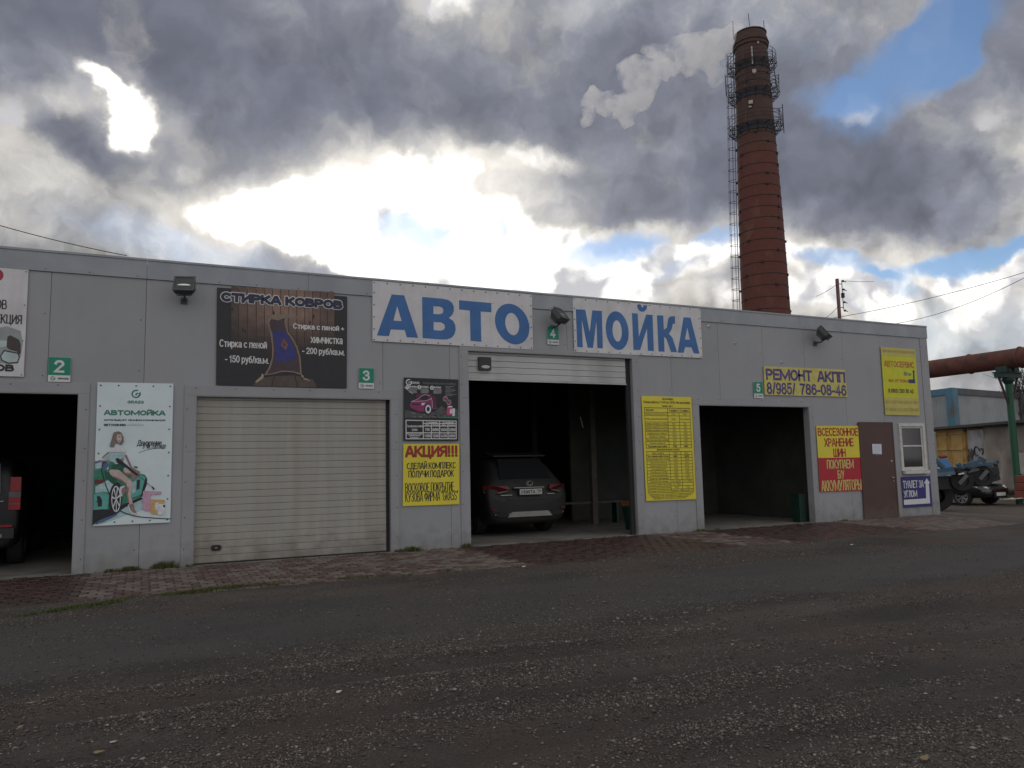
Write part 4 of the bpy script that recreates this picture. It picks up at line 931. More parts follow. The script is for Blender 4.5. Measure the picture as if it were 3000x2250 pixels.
# rug washing poster
z3 = Z(500, 750, 650/2157)
cs = [z3(450, 308), z3(1713, 397), z3(1708, 1288), z3(440, 1255)]
pc = sign('poster', 'dark rug washing poster with wooden planks and a blue rug above the closed door', 'poster', cs, MC('near_black', (.018, .018, .022)), None, 'sheet')
q = MB(); lay[0] = SY-.001
xe = [585, 660, 745, 830, 910, 990, 1066, 1145, 1222, 1300, 1376, 1450, 1521, 1590]
for k, (a_, b__) in enumerate(zip(xe[:-1], xe[1:])):
    cen = max(.0, 1-abs((a_+b__)/2-1110)/620); own = random.uniform(.8, 1.15); ny_ = 22
    for j in range(ny_):
        t0_, t1_ = j/ny_, (j+1)/ny_; v_ = (1-max(0, t0_-.35)/.65)**1.6; f_ = (.12+1.0*cen)*own*v_*(.85+.15*min(1, t0_*6)); dy = (a_-1090)*.055; y0_, y1__ = 325+t0_*640, 325+t1_*640
        n_ = max(1, round(f_*30)); q.poly([z3(*p) for p in [(a_+3, y0_+dy), (b__-3, y0_+dy+5), (b__-3, y1__+dy+5), (a_+3, y1__+dy)]][::-1], lay[0], None, mat('plank_print_%d' % n_, (.018+.26*n_/30, .016+.155*n_/30, .016+.115*n_/30), .5, var=.22, vs=9, coords='World'))
lay[0] -= .0003
for pts in ([(1010, 1170), (1200, 1160), (1225, 1275), (985, 1270)], [(860, 1190), (1000, 1170), (975, 1268), (790, 1262)], [(1210, 1165), (1380, 1200), (1420, 1280), (1235, 1276)]): pp(pts, MC('floor_plank', (.085, .06, .05)), z3)
for (x_, y_) in ((700, 720), (722, 735), (1352, 650), (1386, 590), (1000, 556), (598, 520), (960, 470)): q.poly([z3(x_+9*math.cos(t), y_+20*math.sin(t)) for t in np.linspace(6.283, 0, 10, endpoint=False)][::-1], lay[0], None, BLK)
lay[0] -= .0003
rugo = [(940, 640), (955, 600), (985, 575), (1060, 572), (1165, 566), (1200, 580), (1245, 605), (1190, 612), (1135, 598), (1118, 650), (1140, 740), (1190, 810), (1228, 880), (1258, 980), (1272, 1160), (1180, 1132), (1080, 1128), (1000, 1150), (905, 1162), (950, 1090), (982, 990), (985, 900), (970, 760), (950, 700)]
pp(rugo, MC('rug_gold', (.22, .17, .13)), z3)
cxr = sum(p[0] for p in rugo)/len(rugo); cyr = sum(p[1] for p in rugo)/len(rugo)
pp([(955, 650), (975, 615), (1040, 630), (1105, 605), (1105, 660), (1128, 745), (1178, 818), (1214, 885), (1244, 980), (1256, 1140), (1180, 1120), (1080, 1116), (1000, 1138), (930, 1150), (968, 1090), (997, 990), (999, 900), (986, 760), (966, 700)], MC('rug_plum', (.055, .035, .05)), z3)
pp([(985, 735), (1090, 725), (1165, 820), (1205, 940), (1210, 1010), (1120, 1020), (1025, 1030), (1015, 990), (1018, 880), (1000, 800)], MC('rug_blue', (.03, .035, .19)), z3)
pp([(1095, 800), (1135, 860), (1115, 920), (1070, 870)], MC('rug_motif', (.20, .09, .05)), z3); pp([(1100, 835), (1117, 862), (1107, 888), (1085, 865)], MC('rug_motif_core', (.10, .03, .06)), z3)
for a_, b__ in (((892, 1155), (825, 1235)), ((1278, 1165), (1355, 1222))):
    pp([(a_[0]-10, a_[1]-12), (a_[0]+12, a_[1]+2), (a_[0]+6, a_[1]+34), (b__[0]+10, b__[1]), (b__[0]-6, b__[1]-12), (a_[0]-12, a_[1]+12)], MC('tassel', (.34, .29, .22)), z3)
sub(q, 'picture', pc); q = MB()
[letter(q, 'СТИРКА КОВРОВ', tuple(Vector(z3(488, 353))+Vector(o_)*.0155), tuple(Vector(z3(1667, 524))+Vector(o_)*.0155), SY-.003-.0011*k_, whp_m, .0165, 4, lim=.25) for k_, o_ in enumerate(((1, 0), (-1, 0), (0, 1), (0, -1), (.7, .7), (-.7, .7), (.7, -.7), (-.7, -.7)))]; letter(q, 'СТИРКА КОВРОВ', z3(488, 353), z3(1667, 524), SY-.0145, MC('dark_navy', (.022, .026, .06)), .0165, 4, lim=.25)
for tx, a_, b__ in (('Стирка с пеной', (473, 812), (933, 920)), ('- 150 руб/кв.м.', (527, 965), (950, 1066)), ('Стирка с пеной +', (1187, 655), (1682, 747)), ('химчистка', (1358, 788), (1667, 862)), ('- 200 руб/кв.м.', (1275, 890), (1686, 983))):
    letter(q, tx, z3(*a_), z3(*b__), SY-.006, whp_m, .008, 3)
sub(q, 'lettering', pc)

# three-phase wash poster and price board
zt = Z(1130, 1080, 270/1066)
cs = [zt(205, 103), zt(833, 128), zt(833, 835), zt(200, 833)]
pt = sign('poster', 'black price poster with a pink car left of the tall bay', 'poster', cs, MC('poster_black', (.014, .016, .02)), None, 'sheet', -.031)
q = MB(); SYo = SY; SY2 = -.0325
MG, MG2, GYD = MC('magenta', (.24, .03, .12)), MC('dark_magenta', (.11, .016, .06)), MC('mud_grey', (.075, .078, .08)); lay[0] = SY2
pp([(215, 480), (300, 500), (420, 520), (560, 500), (640, 430), (700, 480), (830, 470), (830, 570), (215, 570)], GYD, zt)
for k in range(40):
    x_ = random.uniform(215, 690); y_ = 560-random.random()**1.5*150*(1-abs(x_-330)/900); s_ = random.uniform(6, 24)
    q.poly([zt(x_+s_*math.cos(t)*random.uniform(.6, 1.3), y_+s_*.5*math.sin(t)) for t in np.linspace(6.283, 0, 7, endpoint=False)][::-1], lay[0]-.0001*k, None, (GYD, MC('mud_light', (.17, .17, .165)), MC('mud_dark', (.03, .03, .03)))[k % 3])
lay[0] -= .005
pp([(345, 300), (400, 285), (520, 295), (575, 340), (580, 440), (540, 480), (500, 470), (345, 440)], MG2, zt)
pp([(270, 420), (290, 385), (370, 350), (410, 315), (450, 302), (500, 318), (530, 360), (545, 440), (540, 465), (500, 470), (470, 440), (455, 500), (370, 500), (285, 455)], MG, zt)
pp([(375, 355), (415, 322), (450, 310), (500, 325), (480, 360), (440, 372)], BLK, zt)
pp([(290, 405), (380, 408), (400, 420), (300, 422)], BLK, zt); pp([(405, 402), (450, 395), (432, 425), (405, 425)], BW, zt)
for ln in ([(285, 385), (370, 350), (412, 314), (452, 300), (505, 318)], [(300, 382), (400, 378), (470, 370), (520, 350)], [(515, 335), (530, 380), (528, 460)]): strip(q, [zt(*p) for p in ln], .006, lay[0], BW)
lay[0] -= .0003
cc = zt(483, 470); disc(q, cc, .075, lay[0], BLK, 16, ry=.105); disc(q, cc, .055, lay[0]-.0003, BW, 16, ry=.08, hole=.03); lay[0] -= .0008
strip(q, [zt(*p) for p in [(205, 215), (260, 260), (305, 293)]], .008, lay[0], BW)
for (x_, y_) in ((682, 352), (721, 392)): cc = zt(x_, y_); disc(q, cc, .055, lay[0], MC('stone', (.22, .2, .2)), 14); disc(q, cc, .04, lay[0]-.0003, MG, 14, ry=.022)
pp([(700, 445), (730, 430), (765, 430), (765, 450), (762, 545), (695, 540)], MC('hot_pink', (.45, .06, .18)), zt); pp([(735, 470), (765, 470), (762, 520), (730, 518)], BW, zt); pp([(765, 460), (792, 462), (790, 550), (762, 550)], BW, zt)
pp([(710, 437), (760, 435), (760, 448), (712, 450)], BW, zt)
pp([(600, 560), (830, 560), (830, 578), (600, 572)], grn_m, zt)
sub(q, 'picture', pt); q = MB(); Yt = -.0335
swirl(q, zt(262, 160), .058, Yt, whp_m); letter(q, 'GRASS', zt(297, 152), zt(383, 180), Yt, whp_m, .003, 2)
letter(q, 'ТРЕХФАЗНАЯ МОЙКА', zt(418, 155), zt(808, 193), Yt, MC('outline_grey', (.11, .12, .13)), .005, 2)
for n_, (x_, y_) in enumerate(((268, 198), (402, 200), (548, 206))):
    letter(q, 'ФАЗА', zt(x_, y_), zt(x_+86, y_+26), Yt, whp_m, .005, 2); cc = zt(x_-21, y_+17); disc(q, cc, .038, Yt, whp_m, 12); letter(q, str(n_+1), (cc[0]-.012, cc[1]+.02), (cc[0]+.012, cc[1]-.02), Yt-.0015, dk_m, .002, 2)
    for j in range(5): strip(q, [zt(x_+random.uniform(-6, 2), y_+36+j*11), zt(x_+84+random.uniform(-6, 6), y_+37+j*11)], .010, Yt, MC('fine_text', (.33, .33, .33)))
for j, (a_, b__) in enumerate(((683, 783), (683, 745), (683, 787), (683, 805), (683, 778), (683, 750), (683, 810), (683, 770))): strip(q, [zt(a_, 208+j*15), zt(b__, 210+j*15)], .006, Yt, MC('fine_text', (.33, .33, .33)))
lw_ = .016
for ln in ([(228, 598), (808, 608)], [(228, 812), (808, 812)], [(228, 742), (808, 745)], [(425, 635), (808, 637)], [(425, 664), (808, 665)], [(228, 598), (230, 812)], [(425, 600), (428, 812)], [(520, 636), (523, 812)], [(616, 603), (618, 812)], [(712, 637), (714, 812)], [(808, 606), (808, 812)]):
    strip(q, [zt(*p) for p in ln], lw_, Yt-.0005*random.random(), whp_m)
for tx, a_, b__ in (('750', (447, 690), (502, 722)), ('950', (532, 690), (608, 724)), ('1000', (628, 690), (703, 724)), ('1250', (720, 690), (801, 724)), ('1150', (440, 762), (513, 795)), ('1300', (535, 762), (609, 795)), ('1450', (628, 762), (702, 795)), ('1650', (722, 762), (797, 795)),
                    ('1 класс', (462, 612), (590, 630)), ('2 класс', (652, 614), (778, 632)), ('Воск', (452, 642), (497, 658)), ('Полироль', (532, 643), (612, 659)), ('Воск', (645, 644), (688, 660)), ('Полироль', (720, 646), (798, 661)),
                    ('Трёхфазная мойка', (238, 652), (420, 684)), ('кузова', (296, 697), (360, 727)), ('Трёхфазная мойка', (238, 750), (418, 766)), ('кузов+салон', (262, 769), (395, 784)), ('(комплекс)', (275, 787), (378, 802))):
    letter(q, tx, zt(*a_), zt(*b__), Yt, whp_m, .006 if b__[1]-a_[1] > 30 else .003, 2)
sub(q, 'lettering', pt)

# yellow promotion sign
cs = [zt(200, 872), zt(845, 872), zt(845, 1567), zt(192, 1590)]
pa = sign('sign', 'yellow promotion sign with red АКЦИЯ below the pink car poster', 'sign', cs, yel_m, None, 'board')
q = MB(); [letter(q, 'АКЦИЯ!!!', tuple(Vector(zt(222, 897))+Vector(o_)*.006), tuple(Vector(zt(821, 1034))+Vector(o_)*.006), SY-.002-.0011*k_, MC('letter_outline', (.10, .03, .03)), .010, 4, lim=.165) for k_, o_ in enumerate(((1, 0), (-1, 0), (0, 1), (0, -1)))]; letter(q, 'АКЦИЯ!!!', zt(222, 897), zt(821, 1034), SY-.0075, redt_m, .010, 4, lim=.165)
for tx, a_, b__ in (('СДЕЛАЙ КОМПЛЕКС', (238, 1072), (802, 1166)), ('ПОЛУЧИ ПОДАРОК', (257, 1182), (783, 1262)), ('ВОСКОВОЕ ПОКРЫТИЕ', (220, 1325), (787, 1413)), ('КУЗОВА ФИРМА “GRASS”', (220, 1428), (832, 1522))):
    letter(q, tx, zt(*a_), zt(*b__), SY-.002, dk_m if 'О' not in tx[:1] else dk_m, .009, 3)
sub(q, 'lettering', pa)

# yellow price list
zp = Z(1850, 1130, 250/1121)
cs = [zp(120, 135), zp(775, 152), zp(840, 1490), zp(183, 1515)]
pl = sign('sign', 'tall yellow price list with two tables right of the tall bay', 'sign', cs, yel_m, None, 'board', -.031)
def PQ(u, v):     # u, v in the sheet: mapped on its four surveyed corners
    a_ = [cs[0][i]*(1-u)+cs[1][i]*u for i in (0, 1)]; b__ = [cs[3][i]*(1-u)+cs[2][i]*u for i in (0, 1)]
    return (a_[0]*(1-v)+b__[0]*v, a_[1]*(1-v)+b__[1]*v)
q = MB(); Yp = -.0325; ink = MC('price_ink', (.07, .06, .02)); ink2 = MC('price_ink_faded', (.17, .15, .03))
def PT(tx, u0, v0, u1, v1, mt, bo=0.): letter(q, tx, PQ(u0, v0), PQ(u1, v1), Yp, mt, bo, 2)
PT('АвтоМойка', .40, .013, .62, .035, ink, .004); PT('Режим работы: С 9.00 до 23.00, без выходных.', .03, .045, .97, .073, ink, .003); PT('Прайс лист', .39, .083, .61, .106, ink, .004)
rows1 = [('Вид услуг', '1 класс', '2 класс', 1.4), ('Мойка кузова (экспресс)', '100', '150', 1), ('Мойка кузова (бесконтактная)', '300', '350-средние', 2), ('Мойка лобового стекла', '50', '50', 1), ('Мойка заднего стекла', '50', '50', 1), ('Мойка бокового стекла', '25', '25', 1), ('Мойка всех стекол', '150', '200', 1), ('Пылесос салона', '150', '150', 1), ('Чистка пластика салона', '150', '200', 1), ('Мойка ковриков', '50', '50', 1), ('Комплексная мойка', '750', '900', 1)]
rows2 = [('Нано мойка', '750', '900', 1), ('Трех фазная мойка кузова', '950', '1250', 1), ('Кондиционер кожи салона', '250', '300', 1), ('Чернение резины', '100', '150', 1), ('Мойка двигателя', '700', '900', 1), ('Холодный воск', '150', '200', 1), ('Полироль кузова', '350', '450', 1), ('Стекло антидождь', '250', '300', 1), ('Пылесос багажника', '150', '150', 1), ('Химчистка салона', 'От 6000', 'От 7000', 1), ('Ручная мойка дисков', 'От 200', '', 1), ('Удаление битумных пятен', '100', '130', 1), ('Помощь аккумулятору', 'Легковой от 100', 'Внедорожник от 200', 1)]
def table(rows, v0, v1):
    tot = sum(r[3] for r in rows); v = v0; U = (.045, .50, .73, .955); k = 0
    strip(q, [PQ(U[0], v0), PQ(U[3], v0)], .013, Yp, ink)
    for a_, b1, b2, h_ in rows:
        hh = (v1-v0)*h_/tot; big_ = h_ == 1.4; bo = .0035 if (big_ or a_[:4] in ('Комп', 'Трех')) else .0012; im = ink if bo > .002 else ink2
        n = len(a_); w_ = min(.43, .021*n*(.7 if big_ else 1)+.02); c_ = (U[0]+U[1])/2 if not big_ else U[0]+.03+w_/2; m0, m1 = v+hh*.22, v+hh*.80
        if h_ == 2: m0, m1 = v+hh*.38, v+hh*.68
        PT(a_, c_-w_/2, m0, c_+w_/2, m1, im, bo)
        for tx, ua, ub in ((b1, U[1], U[2]), (b2, U[2], U[3])):
            if not tx: continue
            w_ = min(.205, .024*len(tx)+.01); PT(tx, (ua+ub)/2-w_/2, m0, (ua+ub)/2+w_/2, m1, im, bo)
        v += hh; strip(q, [PQ(U[0], v), PQ(U[3], v)], .010, Yp, ink)
    for u in U: strip(q, [PQ(u, v0), PQ(u, v1)], .011, Yp-.0005, ink)
table(rows1, .113, .500); PT('Дополнительные услуги', .25, .507, .70, .527, ink, .0035); table(rows2, .535, .925)
for j in range(4): PT('Администрация не несёт ответственности за оставленные ценные вещи', .06+.03*j, .935+j*.014, .94-.05*j, .946+j*.014, ink2, .001)
o = sub(q, 'lettering', pl); o['kind'] = 'stuff'

# gearbox repair sign
zr = Z(2220, 1060, 270/2212)
cs = [zr(118, 105), zr(2075, 190), zr(2135, 845), zr(150, 795)]
s_ = sign('sign', 'wide faded yellow sign РЕМОНТ АКПП with violet phone number right of number 5', 'sign', cs, yelf_m, None, 'board')
q = MB(); letter(q, 'РЕМОНТ', zr(165, 160), zr(1290, 478), SY-.002, vio_m, .017, 4); letter(q, 'АКПП', zr(1395, 218), zr(2085, 510), SY-.002, vio_m, .017, 4)
letter(q, '8/985/', zr(185, 488), zr(895, 798), SY-.002, vio_m, .012, 4); letter(q, '786-08-46', zr(980, 520), zr(2115, 825), SY-.002, vio_m, .013, 4); sub(q, 'lettering', s_)

# car service sign
zs_ = Z(2560, 1000, 160/1106)
cs = [zs_(120, 118), zs_(820, 165), zs_(912, 1505), zs_(215, 1490)]
s_ = sign('sign', 'green-yellow АВТОСЕРВИС sign with small arrow near the roof corner', 'sign', cs, yelg_m, None, 'board')
q = MB(); q.poly([cs[0], cs[1], zs_(830, 325), zs_(135, 298)][::-1], SY-.001, None, yelp_m); sub(q, 'pale_band', s_); q = MB(); q.poly([zs_(193, 1130), zs_(886, 1155), cs[2], cs[3]][::-1], SY-.001, None, yelp_m); sub(q, 'pale_band', s_)
q = MB(); letter(q, 'АВТОСЕРВИС', zs_(182, 390), zs_(797, 545), SY-.002, oran_m, .009, 3); letter(q, '30 м', zs_(582, 620), zs_(735, 702), SY-.002, grnt_m, .006, 3)
letter(q, 'ЗА УГЛОМ', zs_(275, 762), zs_(685, 842), SY-.002, oran_m, .007, 3); letter(q, '8 (985) 200 30 40', zs_(272, 955), zs_(785, 1058), SY-.002, dk_m, .009, 3)
letter(q, 'ЗАПРАВКА АВТОКОНДИЦИОНЕРОВ', zs_(148, 165), zs_(806, 268), SY-.002, fade_m, .004, 2); letter(q, 'АВТОЭЛЕКТРИКА-ДИАГНОСТИКА', zs_(215, 1195), zs_(880, 1285), SY-.002, fade_m, .004, 2); letter(q, 'УСТАНОВКА ДОП. ОБОРУДОВАНИЯ', zs_(220, 1345), zs_(888, 1435), SY-.002, fade_m, .004, 2); sub(q, 'lettering', s_)
q = MB(); nv = MC('arrow_blue', (.02, .05, .11)); strip(q, [zs_(700, 810), zs_(805, 812)], .10, SY-.002, nv); strip(q, [zs_(795, 820), zs_(787, 620)], .055, SY-.0025, nv); q.poly([zs_(760, 628), zs_(812, 628), zs_(785, 572)], SY-.003, None, nv); sub(q, 'arrow', s_)

# tyre storage sign, half yellow half red
zd = Z(2380, 1240, 360/2059)
cs = [zd(50, 45), zd(750, 45), zd(825, 1125), zd(115, 1150)]; ml, mr = zd(82, 582), zd(786, 572)
s_ = sign('sign', 'yellow over red tyre storage sign left of the brown door', 'sign', [cs[0], cs[1], mr, ml], yel_m, None, 'yellow_board')
q = MB(); quad(q, [ml, mr, cs[2], cs[3]], red_m); sub(q, 'red_board', s_)
q = MB()
for tx, a_, b__ in (('ВСЕСЕЗОННОЕ', (70, 78), (752, 212)), ('ХРАНЕНИЕ', (178, 252), (678, 388)), ('ШИН', (330, 425), (548, 562))):
    letter(q, tx, zd(*a_), zd(*b__), SY-.002, redt_m, .014, 4)
for tx, a_, b__ in (('ПОКУПАЕМ', (222, 615), (680, 752)), ('Б/У', (403, 790), (525, 925)), ('АККУМУЛЯТОРЫ', (130, 962), (812, 1112))):
    letter(q, tx, zd(*a_), zd(*b__), SY-.002, yt_m, .011, 4)
sub(q, 'lettering', s_)

# toilet sign
cs = [zd(1475, 900), zd(1958, 882), zd(1998, 1385), zd(1518, 1415)]
s_ = sign('sign', 'navy toilet sign with bent white arrow under the window', 'sign', cs, navy_m, None, 'board')
q = MB(); letter(q, 'ТУАЛЕТ ЗА', zd(1497, 965), zd(1852, 1075), SY-.002, whp_m, .010, 3); letter(q, 'УГЛОМ', zd(1512, 1130), zd(1742, 1232), SY-.002, whp_m, .010, 3); sub(q, 'lettering', s_)
q = MB(); q.poly([zd(*p) for p in [(1515, 1282), (1890, 1258), (1880, 1008), (1852, 1008), (1898, 922), (1957, 1003), (1935, 1005), (1957, 1340), (1520, 1368)]], SY-.002, None, whp_m); sub(q, 'arrow', s_)

# paper notice on the door
a_ = zd(975, 348); b__ = zd(1145, 520)
q = MB(); pw = (b__[0]-a_[0]); root = empty('paper_notice', ((a_[0]+b__[0])/2, -.04, b__[1]), 'white handwritten paper notice taped to the brown door', 'notice')
q.poly([(a_[0], b__[1]+.012), (b__[0]-.01, b__[1]), (b__[0], a_[1]-.004), (a_[0]+.006, a_[1])], -.041, -.0385, mat('paper', (.60, .63, .72), .8, var=.05)); sub(q, 'sheet', root)
q = MB()
for j in range(7): strip(q, [(a_[0]+.03+random.uniform(0, .05), a_[1]-.06-j*.035), (b__[0]-.04-random.uniform(0, .08), a_[1]-.058-j*.035)], .004, -.042, MC('pencil', (.25, .27, .33)))
sub(q, 'handwriting', root)
# ------------------------------------------------------------------ vehicles
tyre_m = mat('tyre', (.018, .018, .019), .75, var=.15, bump=.3, bs=60); rim_m = mat('alloy_rim', (.42, .42, .43), .3, .85)
def wheel(root, x, y, R, w, rimR, sgn, spokes=5, rm=None, name='wheel'):
    """wheel with its axle along local X, outer face towards sgn"""
    rm = rm or rim_m
    q = MB(); q.lathe([(rimR, -w*.5), (R*.93, -w*.5), (R, -w*.38), (R, w*.38), (R*.93, w*.5), (rimR, w*.5), (rimR*.97, w*.2)], tyre_m, (x, y, R), 28, 'x'); t_ = subl(q, name, root)
    q = MB(); q.lathe([(0, w*.30*sgn), (rimR*.2, w*.32*sgn), (rimR*.24, w*.2*sgn)], rm, (x, y, R), 16, 'x'); q.lathe([(rimR*.9, w*.46*sgn), (rimR, w*.48*sgn), (rimR*1.0, -w*.3*sgn), (0.01, -w*.25*sgn)], dark_m, (x, y, R), 28, 'x')
    q.lathe([(rimR*.88, w*.40*sgn), (rimR*.9, w*.47*sgn), (rimR, w*.49*sgn)], rm, (x, y, R), 28, 'x')
    for k in range(spokes):
        a = 2*math.pi*k/spokes+.3
        for da in (-.16, .16):
            d = Vector((0, math.cos(a), math.sin(a))); d2 = Vector((0, math.cos(a+da), math.sin(a+da))); n_ = Vector((0, -d.z, d.y))*rimR*.065; c_ = Vector((x, y, R))
            p = [c_+d*rimR*.15-n_+Vector((w*.33*sgn, 0, 0)), c_+d*rimR*.15+n_+Vector((w*.33*sgn, 0, 0)), c_+d2*rimR*.92+n_+Vector((w*.42*sgn, 0, 0)), c_+d2*rimR*.92-n_+Vector((w*.42*sgn, 0, 0))]
            q.add(p+[v-Vector((w*.12*sgn, 0, 0)) for v in p], [(0, 1, 2, 3), (4, 5, 1, 0), (5, 6, 2, 1), (6, 7, 3, 2), (7, 4, 0, 3)], rm)
    subl(q, 'rim', t_)
def loft(mb, st, mt, ycut=None):
    """body shell: st = (y, half width low, half width belt, half width roof, z bottom, z belt, z roof)"""
    rings = []
    for (y, wl, wb, wr, zb, zm, zt) in st:
        sh = zt-zm
        h = [(0, zb), (wl*.8, zb), (wl, zb+.08), (wb, zb+(zm-zb)*.45), (wb, zm-.10), (wb*.965, zm), (wb*.965+(wr-wb*.965)*.5, zm+sh*.5), (wr, zm+sh*.90), (wr*.86, zt-.01 if sh > .1 else zt), (0, zt+.015)]
        r_ = [(x, y, z) for x, z in h]+[(-x, y, z) for x, z in h[-2:0:-1]]; rings.append(r_)
    n = len(rings[0]); vs = [p for r_ in rings for p in r_]; fs = []
    for k in range(len(rings)-1):
        for i in range(n): fs.append((k*n+i, k*n+(i+1) % n, (k+1)*n+(i+1) % n, (k+1)*n+i))
    fs.append(tuple(range(n-1, -1, -1))); fs.append(tuple(range((len(rings)-1)*n, len(rings)*n)))
    mb.add(vs, fs, mt, True)
def smooth(o, lv=2):
    s_ = o.modifiers.new('s', 'SUBSURF'); s_.levels = lv; s_.render_levels = lv
red_lens = mat('red_lens', (.40, .015, .02), .15, spec=.7, coat=.5); clear_lens = mat('clear_lens', (.5, .5, .5), .12, spec=.7); plate_m = mat('plate_white', (.62, .62, .60), .4, var=.04)
def plate(root, x, y, z, w, text, region, mt=plate_m, rotz=0):
    q = MB(); h = w*.215; q.box(x-w/2-.012, x+w/2+.012, y+.001, y+.012, z-h/2-.012, z+h/2+.012, black_m); q.box(x-w/2, x+w/2, y-.004, y, z-h/2, z+h/2, mt); p_ = subl(q, 'number_plate', root)
    q = MB(); letter(q, text, (x-w*.46, z+h*.30), (x+w*.20, z-h*.36), y-.0055, dk_m, .0025, 3, wt=.12); letter(q, region, (x+w*.27, z+h*.36), (x+w*.46, z-h*.10), y-.0055, dk_m, .002, 3, wt=.12)
    q.box(x+w*.235, x+w*.242, y-.0055, y-.0045, z-h/2, z+h/2, dk_m); q.box(x+w*.28, x+w*.45, y-.0055, y-.0045, z-h*.33, z-h*.24, dk_m); subl(q, 'lettering', p_)
paint_g = mat('dark_grey_paint', (.026, .027, .0265), .5, .1, var=.12, vs=3, coat=0, grain=.05, spec=.28)
red_shaded = mat('shaded_red_lens', (.13, .012, .014), .3, spec=.4); clear_shaded = mat('shaded_clear_lens', (.13, .13, .13), .3, spec=.4)  # lens colours darkened to carry the shade inside the bays
dull_m = mat('dull_chrome', (.35, .35, .35), .35, .6); dplate_m = mat('shaded_plate', (.50, .50, .48), .5)  # plate colour darkened as well, for the shade in the bay
# the grey sport utility car, rear towards the yard
suv = empty('parked_car', (7.30, 1.28, .022), 'dark grey sport utility car with silver lower trim parked nose-in in the tall bay', 'car')
q = MB()
loft(q, [(.0, .74, .80, .78, .34, .66, .70), (.04, .80, .90, .84, .28, .84, .90), (.12, .86, .95, .74, .24, 1.02, 1.10), (.30, .90, .955, .70, .22, 1.06, 1.34), (.60, .92, .955, .66, .22, 1.08, 1.60), (1.0, .92, .955, .66, .24, 1.07, 1.685), (2.0, .93, .955, .66, .25, 1.05, 1.70), (2.9, .93, .955, .62, .25, 1.03, 1.62), (3.55, .92, .95, .70, .25, 1.0, 1.10), (4.3, .9, .92, .75, .25, .92, .99), (4.75, .8, .82, .7, .3, .7, .8)], paint_g)
o = subl(q, 'body', suv); smooth(o)
q = MB()   # rear screen, following the hatch
gl = [(-.60, .26, 1.14), (.60, .26, 1.14), (.50, .58, 1.555), (-.50, .58, 1.555)]
q.add([Vector(p)+Vector((0, -.10, .045)) for p in gl]+[Vector(p)+Vector((0, -.06, .02)) for p in gl], [(0, 1, 2, 3), (0, 4, 5, 1), (1, 5, 6, 2), (2, 6, 7, 3), (3, 7, 4, 0)], glass_m); subl(q, 'rear_window', suv)
q = MB(); q.add([(-.62, .43, 1.645), (.62, .43, 1.645), (.64, .80, 1.72), (-.64, .80, 1.72), (-.62, .43, 1.67), (.62, .43, 1.67), (.64, .80, 1.735), (-.64, .80, 1.735)], [(0, 1, 5, 4), (4, 5, 6, 7), (0, 4, 7, 3), (1, 2, 6, 5), (0, 3, 2, 1)], paint_g); subl(q, 'roof_spoiler', suv)
for s_ in (-1, 1):
    q = MB(); pts = [(.93*s_, .26, 1.05), (.93*s_, .24, .91), (.70*s_, .045, .90), (.43*s_, .015, .955), (.46*s_, .03, 1.035), (.72*s_, .06, 1.04)]
    c_ = [Vector(p)+Vector((.03*s_, -.05, 0)) for p in pts]; q.add(c_, [tuple(range(6))], red_shaded); q.add(c_+[v+Vector((-.01*s_, .06, 0)) for v in c_], [(i, (i+1) % 6, 6+(i+1) % 6, 6+i) for i in range(6)], red_shaded)
    tl = subl(q, 'tail_light', suv)
    q = MB(); q.add([Vector((x_*s_, y_-.03, z_)) for x_, y_, z_ in ((.95, .215, .925), (.70, .015, .913), (.50, -.01, .945), (.50, -.01, .925), (.70, .013, .885), (.955, .205, .895))], [tuple(range(6))], clear_shaded); subl(q, 'lens_strip', tl)
    q = MB(); q.box(.63*s_-.16, .63*s_+.16, -.018, .03, .44, .475, clear_shaded if False else chrome_m); q.poly([(.63*s_+.15*math.cos(t), .455+.055*math.sin(t)) for t in np.linspace(0, 6.283, 16, endpoint=False)], -.022, .03, dark_m); subl(q, 'exhaust_tip', suv)
    q = MB(); q.box(.80*s_-.045, .80*s_+.045, -.012, .05, .535, .565, red_shaded); subl(q, 'reflector', suv)
    q = MB(); q.tube((.60*s_, .75, 1.73), (.56*s_, 2.7, 1.70), .016, black_m); subl(q, 'roof_rail', suv)
q = MB(); q.box(-.36, .34, -.035, .05, .985, 1.0, dull_m); subl(q, 'chrome_strip', suv)
q = MB(); q.poly([(-.52, .395), (.52, .395), (.42, .50), (-.42, .50)], -.045, .06, mat('silver_skid', (.25, .25, .24), .5, .1, var=.12)); subl(q, 'skid_plate', suv)
q = MB(); q.poly([(-.50, .78), (.50, .78), (.47, .74), (-.47, .74)], -.004, .04, black_m); subl(q, 'tailgate_gap', suv)
q = MB(); q.ring((0, -.035, 1.075), .052, .0055, dull_m, 24, 6, sx=1.35, axis='y'); q.tube((-.028, -.036, 1.115), (-.045, -.036, 1.045), .006, dull_m, 6); q.tube((-.045, -.036, 1.048), (.045, -.036, 1.048), .006, dull_m, 6); subl(q, 'emblem', suv)
q = MB(); letter(q, 'D', (-.62, .86), (-.36, .835), -.01, dull_m, .001, 2) if False else q.box(-.66, -.40, -.012, .0, .838, .856, dull_m); subl(q, 'badge', suv)
q = MB(); q.box(.42, .60, -.012, 0, .842, .858, dull_m); subl(q, 'badge', suv)
plate(suv, .02, -.045, .905, .52, 'У599ТА', '799', dplate_m)
